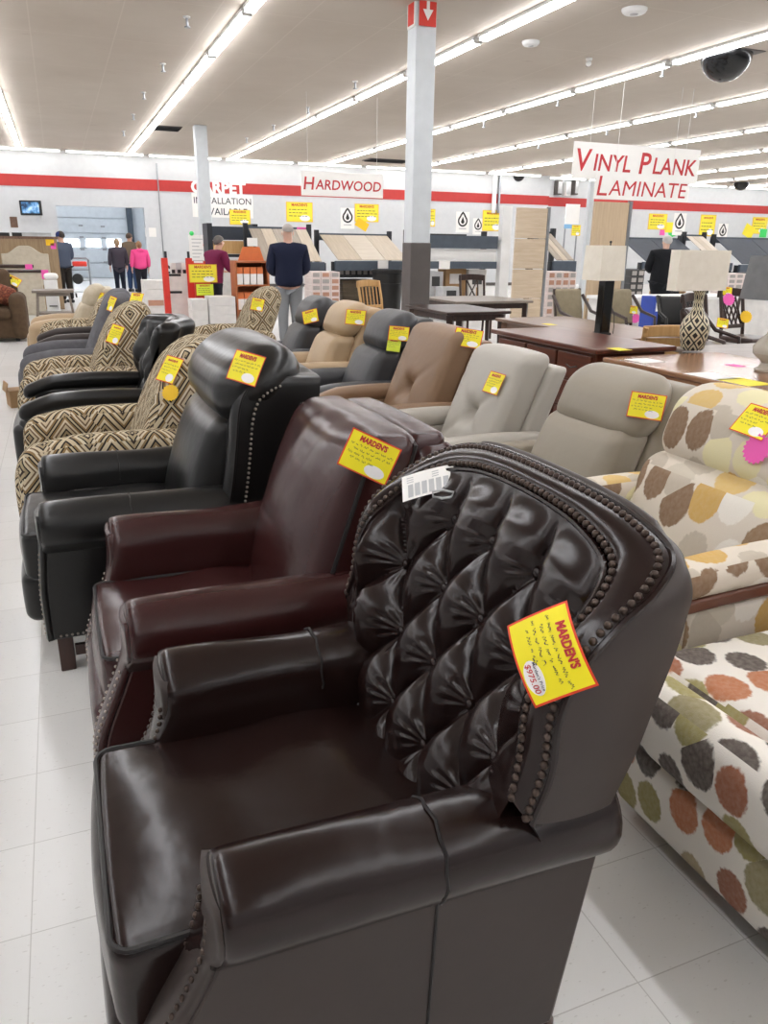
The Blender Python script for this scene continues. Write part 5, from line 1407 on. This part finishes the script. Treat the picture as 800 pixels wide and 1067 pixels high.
# dining chairs
def dining_chair(name, label, x, y, rz, mback, mframe, style='pad', h=1.0, w=.48, group=None):
    r = prop(name, label, 'chair', x, y, 0, rz, group)     # faces -y, back at +y
    MB().rbox((0, 0, .46), (w, .46, .07), .025, (0, 0, .012)).build('seat', mback, r)
    for sx_ in (-1, 1):
        MB().tube([(sx_ * (w / 2 - .03), -.2, 0), (sx_ * (w / 2 - .03), -.2, .43)], .022, 6).build('leg', mframe, r)
        MB().tube([(sx_ * (w / 2 - .02), .26, 0), (sx_ * (w / 2 - .02), .21, .45), (sx_ * (w / 2 - .02), .24, .7), (sx_ * (w / 2 - .02), .31, h)], .022, 6).build('rear_post', mframe, r)
    bk = lambda z: .215 + .10 * max(0, (z - .45) / .55) ** 1.3
    if style == 'pad':
        MB().rbox((0, .0, (.55 + h) / 2), (w - .02, .09, h - .55), .035, (0, .015, 0), lambda p: (p[0], p[1] + bk(p[2]), p[2])).build('backrest', mback, r)
        for sx_ in (-1, 1): MB().tube([(sx_ * (w / 2 + .02), .28, .92), (sx_ * (w / 2 + .03), .10, .72), (sx_ * (w / 2 + .03), -.14, .66), (sx_ * (w / 2 + .01), -.18, .45)], .022, 6).build('arm', mframe, r)
    else:
        MB().rbox((0, bk(h), h - .04), (w, .035, .10), .012, fn=lambda p: (p[0], p[1] + .04 * (1 - (p[0] / (w / 2)) ** 2), p[2] + .015 * (1 - (p[0] / (w / 2)) ** 2))).build('top_rail', mframe, r)
        MB().rbox((0, bk(.6), .60), (w - .05, .03, .05), .01).build('lower_rail', mframe, r)
        if style == 'slat':
            for k in range(5):
                xx = -w * .30 + k * w * .15; MB().tube([(xx, bk(.61), .61), (xx, bk(h - .08), h - .08)], .014, 4).build('slat', mframe, r)
        if style == 'cross':
            for (a, b) in ((-1, 1), (1, -1)): MB().tube([(a * w * .2, bk(.61), .61), (b * w * .2, bk(h - .08), h - .08)], .014, 4).build('cross_slat', mframe, r)
            for xx in (-w * .22, w * .22): MB().tube([(xx, bk(.61), .61), (xx, bk(h - .08), h - .08)], .014, 4).build('slat', mframe, r)
        if style == 'lattice':
            for k in range(-2, 3):
                for sg_ in (-1, 1):
                    a = (max(-.2, min(.2, k * .09 - .1 * sg_))); b = max(-.2, min(.2, k * .09 + .1 * sg_)); MB().tube([(a, bk(.61) + .004 * sg_, .61), (b, bk(h - .08) + .004 * sg_, h - .08)], .012, 4).build('lattice_bar', mframe, r)
        if style == 'cane':
            MB().rbox((0, 0, (.62 + h - .09) / 2), (w - .08, .02, h - .09 - .62), .008, fn=lambda p: (p[0], p[1] + bk(p[2]) + .03 * (1 - (p[0] / (w / 2)) ** 2), p[2])).build('back_panel', M['oak'], r)
    return r
def chair_at(px, py, z, Y, *a, **k):
    p = atY(px, py, Y); return p
for (px, Y, st, mb_, mf, nm, lb, h, rz) in (
   (606, 8.7, 'pad', M['taupeF'], M['darkwood'], 'upholstered_chair', 'taupe upholstered dining chair left of the black square lamp', 1.0, 8),
   (660, 8.5, 'pad', M['taupeF'], M['darkwood'], 'upholstered_chair', 'taupe upholstered dining chair with pink star tag right of the black square lamp', 1.0, 8),
   (688, 5.75, 'cane', M['oak'], M['oak'], 'dining_chair', 'light oak chair with curved back before the vase lamp', .86, 160),
   (397, 11.6, 'slat', M['oak'], M['oak'], 'dining_chair', 'light oak slatted chair left of the near column', .98, 20),
   (496, 12.3, 'cross', M['darkwood'], M['darkwood'], 'dining_chair', 'dark dining chair with crossed back slats before the white framed shelf', 1.04, -10),
   (748, 6.9, 'lattice', M['darkwood'], M['darkwood'], 'dining_chair', 'dark dining chair with lattice back right of the vase lamp', 1.02, 15),
   (752, 6.1, 'pad', M['darkwood'], M['darkwood'], 'dining_chair', 'dark brown chair with orange price sheet beside the vase lamp', .95, 30),
   (783, 7.4, 'lattice', M['darkwood'], M['darkwood'], 'dining_chair', 'dark chair behind the glass lamp at right', 1.04, 10),
   (712, 8.2, 'pad', M['black'], M['black'], 'arm_chair', 'black framed armchair with red seat behind the oak chair', .92, -20),
   ):
    p = atY(px, 320, Y); dining_chair(nm, lb, p.x, p.y, rad(rz), mb_, mf, st, h)

# opened cardboard box on the aisle floor beside the left row
p = atZ(27, 424, 0)
r = prop('cardboard_box', 'brown cardboard box on the floor at the aisle side of the left row', 'box', p.x - .10, p.y + .1, 0, rad(12))
MB().span((-.05, -.12, 0), (.13, .12, .16)).build('box', M['kraft'], r, smooth=False)
MB().box((-.062, 0, .19), (.008, .22, .09), Matrix.Rotation(rad(14), 3, 'Y')).build('flap', M['kraft'], r, smooth=False)
# ------------------------------------------------------------------ people
def skin_mesh(name, verts, edges, radii, mat, parent, sub=2, root=0):
    me = bpy.data.meshes.new(name); me.from_pydata([tuple(v) for v in verts], edges, []); me.update()
    o = bpy.data.objects.new(name, me); COL.objects.link(o)
    o.modifiers.new('Skin', 'SKIN')
    sv = me.skin_vertices[0].data
    for i, r in enumerate(radii):
        sv[i].radius = (r, r) if isinstance(r, (int, float)) else r; sv[i].use_root = (i == root)
    o.modifiers[0].use_smooth_shade = True
    s = o.modifiers.new('Sub', 'SUBSURF'); s.levels = sub; s.render_levels = sub
    dg = bpy.context.evaluated_depsgraph_get(); dg.update()
    m2 = bpy.data.meshes.new_from_object(o.evaluated_get(dg)); m2.name = name
    o.modifiers.clear(); o.data = m2; bpy.data.meshes.remove(me)
    m2.materials.clear(); m2.materials.append(mat)
    for p in m2.polygons: p.use_smooth = True
    if parent: o.parent = parent
    return o
def person(label, x, y, rz, H=1.75, skin='#d3a68c', hair='#4a3a2e', top='#222533', legsc='#2a2d38', coat=0.0, wide=1.0, lean=0.0, hat=None, hairlong=False, arms='down', bald=False, hood=False):
    """faces local -y; built as one body with clothes as children"""
    k = H / 1.75
    r = thing('person', label, 'person', (x, y, 0), rz)
    ms = plain('skin_' + skin[1:], skin, .55); mh = plain('hair_' + hair[1:], hair, .8, var=.15); mt = fabric('cloth_' + top[1:], top, top, .85, 300) if ('cloth_' + top[1:]) not in MATS else MATS['cloth_' + top[1:]]
    ml = MATS.get('cloth_' + legsc[1:]) or fabric('cloth_' + legsc[1:], legsc, legsc, .85, 300)
    def bend(p):
        p = Vector(p)
        if p.z > .95: 
            t = p.z - .95; p.y -= math.sin(lean) * t; p.z = .95 + math.cos(lean) * t
        return p * k
    V, E, R = [], [], []
    def add(p, rad_, par=None):
        V.append(bend(p)); R.append(rad_ if isinstance(rad_, tuple) else rad_); V_i = len(V) - 1
        if par is not None: E.append((par, V_i))
        return V_i
    w = wide
    R_ = lambda a: a * k
    pel = add((0, .0, .96), R_(.125 * w)); sp_ = add((0, .01, 1.12), R_(.118 * w), pel); ch = add((0, .015, 1.30), R_(.130 * w), sp_); up = add((0, .02, 1.40), R_(.095 * w), ch)
    nk = add((0, .01, 1.50), R_(.055), up); hb = add((0, -.005, 1.585), R_(.072), nk); hm = add((0, -.01, 1.655), R_(.083), hb); ht = add((0, -.005, 1.715), R_(.062), hm)
    no = add((0, -.108, 1.63), R_(.012), hm)
    hands = []
    for s in (-1, 1):
        sh = add((s * .17 * w, .02, 1.42), R_(.058), up)
        if arms == 'front': el, wr_, hd = (s * .25 * w, -.02, 1.14), (s * .17, -.24, 1.06), (s * .13, -.31, 1.06)
        elif arms == 'reach': el, wr_, hd = (s * .24 * w, -.12, 1.18), (s * .16, -.36, 1.10), (s * .14, -.44, 1.09)
        else: el, wr_, hd = (s * .245 * w, .03, 1.13), (s * .255 * w, -.03, .89), (s * .255 * w, -.05, .81)
        e = add(el, R_(.042), sh); wv = add(wr_, R_(.027), e); hv = add(hd, (R_(.036), R_(.02)), wv)
        dirv = (Vector(hd) - Vector(wr_)).normalized(); side = Vector((0, 1, 0)) if arms == 'down' else Vector((1, 0, 0))
        for f, (off, ln) in enumerate(((-.026, .065), (-.009, .08), (.009, .075), (.026, .058))):
            p1 = Vector(hd) + side * off + dirv * .03; p2 = p1 + dirv * ln * .6 + Vector((-s * .008, 0, 0)); p3 = p2 + dirv * ln * .4 + Vector((-s * .014, 0, 0))
            a = add(p1, R_(.0095), hv); b = add(p2, R_(.009), a); add(p3, R_(.0075), b)
        t1 = add(Vector(hd) - side * .034 + dirv * -.015, R_(.011), wv); add(Vector(hd) - side * .05 + dirv * .03, R_(.009), t1)
        hp = add((s * .09 * w, 0, .90), R_(.085 * w), pel); kn = add((s * .10, -.015, .50), R_(.055), hp); an = add((s * .105, .02, .10), R_(.038), kn)
        hl = add((s * .108, .0, .045), R_(.036), an); add((s * .12, -.15, .03), (R_(.04), R_(.026)), hl)
    body = skin_mesh('body', V, E, R, ms, r, 2)
    for s in (-1, 1):
        MB().ball(bend((s * .083, .0, 1.635)), .022 * k, 8, 6, (.4, .8, 1.3)).build('ear', ms, body)
        MB().ball(bend((s * .032, -.082, 1.645)), .012 * k, 8, 6).build('eye', M['paper'], body)
    MB().ball(bend((0, -.082, 1.585)), .02 * k, 8, 5, (1.2, .4, .35)).build('mouth', plain('lips', '#9c5b50', .5), body)
    hc = bend((0, .012, 1.672))
    def hfn(u, v):
        a = 2 * PI * u; front = max(0, -math.cos(a - 0)) if False else 0
        back = .5 + .5 * math.sin(a)
        lim = lerp(.95, (2.15 if not hairlong else 2.6), back) if not bald else lerp(1.0, 1.75, back)
        th = lim * v
        rr = (.096 + (.012 if not bald else 0)) * k
        return hc + Vector((rr * .92 * math.sin(th) * math.cos(a), rr * 1.03 * math.sin(th) * math.sin(a), rr * 1.02 * math.cos(th) - (.05 * k * v * back if hairlong else 0)))
    mb = MB(); mb.grid(hfn, 24, 10); mb.build('hair', mh, r)
    if hat:
        MB().lathe([(.108 * k, -.035 * k), (.112 * k, -.01 * k), (.108 * k, .035 * k), (.085 * k, .075 * k), (.04 * k, .098 * k), (.01 * k, .103 * k)], 20, bend((0, 0, 1.675))).build('knit_hat', plain('hat_' + hat[1:], hat, .9), r)
    # jacket
    V, E, R = [], [], []
    hem = .92 - coat
    w *= 1.2; a0 = add((0, .0, hem - .06), (R_(.19 * w), R_(.145 * w))); a1 = add((0, .0, max(hem + .1, 1.0)), (R_(.175 * w), R_(.135 * w)), a0); a2 = add((0, .01, 1.14), (R_(.168 * w), R_(.13 * w)), a1); a3 = add((0, .015, 1.30), (R_(.18 * w), R_(.14 * w)), a2); a4 = add((0, .02, 1.42), (R_(.15 * w), R_(.115 * w)), a3); a5 = add((0, .015, 1.53), R_(.088), a4)
    for s in (-1, 1):
        sh = add((s * .165 * w, .02, 1.415), R_(.098), a4)
        if arms == 'front': el, wr_ = (s * .255 * w / 1.2, -.02, 1.14), (s * .175, -.22, 1.065)
        elif arms == 'reach': el, wr_ = (s * .245 * w / 1.2, -.12, 1.18), (s * .165, -.34, 1.105)
        else: el, wr_ = (s * .25 * w / 1.2, .03, 1.13), (s * .257 * w / 1.2, -.025, .91)
        e = add(el, R_(.078), sh); add(wr_, R_(.062), e)
    jk = skin_mesh('jacket', V, E, R, mt, r, 2)
    if hood: MB().ball(bend((0, .11, 1.46)), .11 * k, 14, 8, (1.2, .6, .7)).build('hood', mt, jk)
    w = wide
    # trousers
    V, E, R = [], [], []
    b0 = add((0, .0, 1.0), (R_(.17 * w), R_(.145 * w)))
    for s in (-1, 1):
        hp = add((s * .085 * w, .0, .84), R_(.118 * w), b0); kn = add((s * .10, -.01, .50), R_(.088), hp); add((s * .105, .015, .07), R_(.07), kn)
    skin_mesh('trousers', V, E, R, ml, r, 2)
    for s in (-1, 1): MB().rbox(bend((s * .115, -.06, .045)), (.10 * k, .28 * k, .088 * k), .035 * k).build('shoe', M['black'], r)
    return r
def stand(px, Y): return atY(px, 290, Y).x
person('man with grey cropped hair in navy sweater and grey trousers, seen from behind', stand(301, 11.9), 11.9, rad(172), 1.79, '#d8ab96', '#b3aaa3', '#1b2036', '#7d7f82', 0.0, 1.08, bald=True, arms='front')
person('woman with grey hair in a maroon jacket bending beside the red stand', stand(222, 14.6), 14.6, rad(120), 1.66, '#cfa28a', '#6a6662', '#6f1f45', '#23242c', .05, 1.02, lean=.28, arms='reach')
person('person in blue knit hat and dark jacket standing before the headboard end', stand(68, 22.6), 22.6, rad(-150), 1.76, '#cfa48c', '#3a312a', '#4d5566', '#2b2622', 0.02, 1.0, hat='#1f2d66', arms='front')
person('woman with fair hair in a long dark grey coat near the dock opening', stand(125, 26.5), 26.5, rad(185), 1.62, '#d7ad96', '#9a8163', '#46414a', '#1c2230', .22, 1.08, hairlong=True)
person('woman in a bright pink jacket near the dock opening', stand(147.5, 25.9), 25.9, rad(190), 1.56, '#d7ad96', '#8d6a4c', '#e8508f', '#23232a', .06, 1.12, hairlong=True, hood=True)
person('man in a mottled brown jacket behind the woman in pink', stand(138.5, 27.6), 27.6, rad(150), 1.80, '#c99e86', '#57483c', '#6e6050', '#33486a', .0, 1.0)
person('man with white hair in a black coat before the slate display', stand(690, 13.4), 13.4, rad(160), 1.77, '#d8b09c', '#c9c6c2', '#15161a', '#202126', .3, 1.3, arms='front')
# ------------------------------------------------------------------ price sheets laid on the chairs
M['hand'] = plain('handwriting_ink', '#2a2f45', .6)
bpy.context.view_layer.update()
DG = bpy.context.evaluated_depsgraph_get(); DG.update()
def hit(px, py):
    ok, loc, nrm, *_ = S.ray_cast(DG, EYE, ray(px, py).normalized())
    return (loc, nrm) if ok else (None, None)
TAGM = {}
def tag_meshes(kind, w, h, bend, seed, price):
    key = (kind, w, h, bend, seed, price)
    if key in TAGM: return TAGM[key]
    def cf(p): return Vector((p.x, p.y, p.z - bend * ((p.x / w * 2) ** 2 * .7 + (p.y / h * 2) ** 2 * .3)))
    mb = MB(); mb.grid(lambda u, v: cf(Vector(((u - .5) * w, (v - .5) * h, 0))), 14, 12)
    mats = {'tag': M['tag'], 'tag2': M['tag2']}[kind]
    o = mb.build('sheet', mats, None, recalc=False)
    uv = o.data.uv_layers['UVMap'].data
    for l in o.data.loops:
        c = o.data.vertices[l.vertex_index].co; uv[l.index].uv = (c.x / w + .5, c.y / h + .5)
    out = [('sheet', o.data)]; bpy.data.objects.remove(o)
    def emit_mesh(nm, mb, m):
        o = mb.build(nm, m, None, smooth=False, recalc=False); d = o.data; bpy.data.objects.remove(o); out.append((nm, d))
    T = text_mesh("MARDEN'S", h * .2, .05, 0, .08)
    ws = max(v.co.x for v in T.vertices) * 2; kx = w * .56 / ws
    mb = MB(); mb.mesh(T, Matrix.Translation((-w * .02, h * .33, .0012)) @ Matrix.Diagonal((kx, min(kx * 1.25, 1.2), 1, 1)), cf)
    emit_mesh('title', mb, M['lettred'])
    rr = random.Random(seed); mb = MB()
    for ln in range(4):
        y = h * (.17 - .115 * ln); x = -w * .42 + (ln % 2) * w * .08; end = w * (.38 if ln < 2 else .10)
        while x < end:
            n = rr.randint(3, 7); step = w * .017; pts = []
            for i in range(n * 2): pts.append((x + i * step * .5, y + rr.uniform(-1, 1) * h * .028))
            for (x0, y0), (x1, y1) in zip(pts, pts[1:]):
                t = h * .008
                mb.face([mb.bm.verts.new(cf(Vector(q))) for q in ((x0, y0 - t, .0012), (x1, y1 - t, .0012), (x1, y1 + t, .0012), (x0, y0 + t, .0012))])
            x += n * step + w * .03
    emit_mesh('handwriting', mb, M['hand'])
    if price:
        mb = MB(); T = text_mesh("Marden's Price", h * .07, .01, 0, .1); mb.mesh(T, Matrix.Translation((w * .20, -h * .225, .0012)), cf)
        emit_mesh('price_caption', mb, M['hand'])
        mb = MB(); T = text_mesh(price, h * .13, .01, 0, .15); mb.mesh(T, Matrix.Translation((w * .20, -h * .33, .0012)), cf)
        emit_mesh('price', mb, M['lettred'])
    TAGM[key] = out; return out
def put_tag(px, py, dx, dy, label, w=.14, h=.11, bend=.004, seed=1, price=None, n=None, kind='tag', lift=.010, name='price_sheet', slide=0.0):
    loc, nrm = hit(px, py)
    if loc is None: print('TAG MISS', label); return
    if n is not None: nrm = Vector(n).normalized()
    d0 = ray(px, py); d1 = ray(px + dx * .1, py + dy * .1)
    def onp(d): return EYE + d * ((loc - EYE).dot(nrm) / d.dot(nrm))
    X = (onp(d1) - onp(d0)); X -= nrm * X.dot(nrm); X.normalize(); Yv = nrm.cross(X)
    r = thing(name, label, 'price sheet', (0, 0, 0))
    r.matrix_world = Matrix((( X.x, Yv.x, nrm.x, loc.x + nrm.x * lift), (X.y, Yv.y, nrm.y, loc.y + nrm.y * lift), (X.z, Yv.z, nrm.z, loc.z + nrm.z * lift), (0, 0, 0, 1)))
    for nm, me in tag_meshes(kind, w, h, bend, seed, price):
        o = bpy.data.objects.new(nm, me); COL.objects.link(o); o.parent = r
    return r
def star(px, py, rpx, m, label, n=None, lift=.014):
    loc, nrm = hit(px, py)
    if loc is None: print('STAR MISS', label); return
    if n is not None: nrm = Vector(n).normalized()
    k = rpx * (loc - EYE).length / F
    t = nrm.orthogonal().normalized(); b = nrm.cross(t); o_ = loc + nrm * lift
    mb = MB(); pts = []
    for i in range(36):
        a = 2 * PI * i / 36; q = k * (1.0 if i % 2 else .84); pts.append((t * math.cos(a) + b * math.sin(a)) * q)
    mb.loft([[p - nrm * .0006 for p in pts], [p + nrm * .0006 for p in pts]])
    o = mb.build('star_sticker', M[m], None, smooth=False, loc=o_); tag(o, label, 'sticker'); return o
put_tag(577, 682, 26, 72, 'yellow price sheet marked $975.00 on the near tufted wing recliner', .13, .105, .020, 3, '$975.00', (-.80, -.42, .42), lift=.03)
put_tag(385, 476, 49, 23, 'yellow price sheet on the oxblood leather recliner', .14, .105, .003, 4, None, None, lift=.012)
put_tag(259, 385, 34, 10, 'yellow price sheet hanging on the headrest of the black wing recliner', .14, .11, .006, 5, None, (-.72, -.55, .45), lift=.022)
put_tag(178, 386, 23, 7, 'yellow price sheet on the near diamond recliner, above a gold star', .11, .14, .004, 6, None, None, lift=.014)
star(178.5, 410, 9, 'gold', 'gold star sticker under the price sheet of the near diamond recliner')
put_tag(120.5, 349, 9, 3, 'yellow price sheet on the second diamond recliner of the left row', .10, .15, .004, 7, None, None, lift=.014)
put_tag(143, 313, 20, 2, 'yellow price sheet on the grey recliner with thick arms', .15, .11, .004, 8, None, (-.75, -.5, .4), lift=.016)
put_tag(117, 317, 12, 5, 'yellow price sheet on the grey recliner with brown arms', .10, .13, .004, 9, None, (-.75, -.5, .4), lift=.016)
put_tag(104, 310, 14, 2, 'yellow price sheet on the cream headrest at the end of the left row', .15, .12, .004, 10, None, (-.75, -.5, .4), lift=.016)
put_tag(14, 293, 12, 6, 'yellow price sheet on the back of the brown sofa', .22, .16, .004, 11, None, (0, -.85, .5), lift=.02)
put_tag(789, 441, 40, 14, 'yellow price sheet on the beige dotted recliner at the right edge', .14, .11, .003, 12, None, None, lift=.012)
star(791, 469, 15, 'pink', 'pink star sticker under the price sheet of the beige dotted recliner')
put_tag(674, 424, 40, 6, 'yellow price sheet on the taupe leather recliner', .14, .105, .003, 13, None, (-.70, -.6, .35), lift=.02)
put_tag(516, 400, 29, 9, 'yellow price sheet in the middle of the pale grey recliner back', .135, .115, .003, 14, None, None, lift=.014)
put_tag(488, 353, 32, 5, 'yellow price sheet at the top corner of the tan leather recliner', .17, .11, .004, 15, None, (-.6, -.7, .35), lift=.02)
put_tag(416, 348, 24, 2, 'yellow price sheet on the charcoal leather recliner, above a green photo card', .15, .10, .004, 16, None, (-.6, -.75, .25), lift=.02)
put_tag(411, 360, 16, 2, 'green photo card hanging below the price sheet on the charcoal recliner', .10, .09, .003, 17, None, (-.6, -.75, .25), 'tag2', lift=.022, name='photo_card')
put_tag(371, 331, 22, 2, 'yellow price sheet on the beige leather recliner', .17, .12, .004, 18, None, (-.6, -.75, .25), lift=.02)
put_tag(324, 330, 16, -4, 'yellow price sheet on the black recliner beside the man in navy', .15, .12, .004, 19, None, (-.6, -.75, .25), lift=.02)
put_tag(269, 318, 10, 2, 'yellow price sheet on the far diamond recliner of the right row', .14, .13, .004, 20, None, (-.5, -.8, .3), lift=.03)
put_tag(658, 323, 16, 2, 'yellow price sheet on the taupe upholstered dining chair', .15, .11, .003, 21, None, (-.4, -.85, .3), lift=.02)
star(661, 332, 5, 'pink', 'pink star on the taupe upholstered dining chair', (-.4, -.85, .3), .03)
put_tag(752, 337, 18, 3, 'orange topped yellow price sheet on the dark brown chair', .15, .12, .003, 22, None, (-.3, -.9, .3), lift=.02)
put_tag(755, 304, 18, 2, 'yellow price sheet on the dark lattice chair', .16, .11, .003, 23, None, (-.3, -.9, .3), lift=.03)
star(757, 313, 6, 'pink', 'pink star below the sheet on the dark lattice chair', (-.3, -.9, .3), .05)
star(775, 331, 6, 'gold', 'orange star beside the glass lamp', (-.3, -.9, .3), .05)
# white care card and its grey clip on top of the tufted recliner
loc, nrm = hit(448, 507)
if loc:
    r = put_tag(447, 507, 70, -18, 'white printed care card lying on top of the near tufted recliner', .125, .062, .002, 30, None, (-.42, .0, .9), lift=.016, name='care_card', kind='care')  if 'care' in () else None
    n = Vector((-.55, -.35, .75)).normalized(); d0, d1 = ray(447, 507), ray(454, 505.2)
    onp = lambda d: EYE + d * ((loc - EYE).dot(n) / d.dot(n))
    X = (onp(d1) - onp(d0)).normalized(); Yv = n.cross(X); P = loc + n * .018
    r = thing('care_card', 'white printed care card lying on top of the near tufted recliner', 'card')
    r.matrix_world = Matrix(((X.x, Yv.x, n.x, P.x), (X.y, Yv.y, n.y, P.y), (X.z, Yv.z, n.z, P.z), (0, 0, 0, 1)))
    w, h = .125, .072
    cf = lambda x, y, z: Vector((x, y, z - .004 * (x / w * 2) ** 2))
    mb = MB(); mb.grid(lambda u, v: cf((u - .5) * w, (v - .5) * h, 0), 12, 4); mb.build('card', M['paper'], r, recalc=False)
    mb = MB()
    for k in range(6):
        x = -w * .38 + k * w * .135
        mb.grid(lambda u, v: cf(x + u * w * .10, -h * .42 + v * h * .5, .001), 1, 1)
    for k in range(3): mb.grid(lambda u, v: cf(-w * .40 + u * w * .62, h * (.16 + .09 * k) + v * h * .035, .001), 1, 1)
    mb.build('printed_text', M['greyprint'], r, smooth=False, recalc=False)
    loc2, _ = hit(462, 520)
    if loc2:
        o = MB().tube([(-.02, 0, 0), (-.022, 0, .012), (.0, 0, .016), (.024, 0, .012), (.02, 0, 0), (0, 0, -.003)], .003, 8, closed=True).build('plastic_clip', M['greyprint'], None, loc=loc2 + n * .008, rz=rad(-25)); tag(o, 'small grey plastic loop under the white care card', 'clip')
# slips on the tables
def flat(px, py, z, w, h, m, label, rz=0.0):
    p = atZ(px, py, z); o = MB().box((0, 0, 0), (w, h, .001)).build('paper_slip', M[m], None, smooth=False, loc=(p.x, p.y, z + .0012), rz=rz); tag(o, label, 'paper slip')
flat(742, 392, .7625, .20, .28, 'paper', 'white sheet lying on the light brown table'); flat(775, 398, .7625, .2, .26, 'yellow', 'pale yellow sheet on the light brown table near the right edge'); flat(766, 381, .7625, .08, .12, 'pink', 'pink slip lying on the light brown table')
flat(672, 376, .7625, .2, .2, 'paper', 'white sheet at the left end of the light brown table'); flat(645, 364, .80, .12, .16, 'yellow', 'yellow sheet on the right end of the cherry desk'); flat(572, 338, .742, .1, .16, 'yellow', 'yellow slip on the table behind the cherry desk')
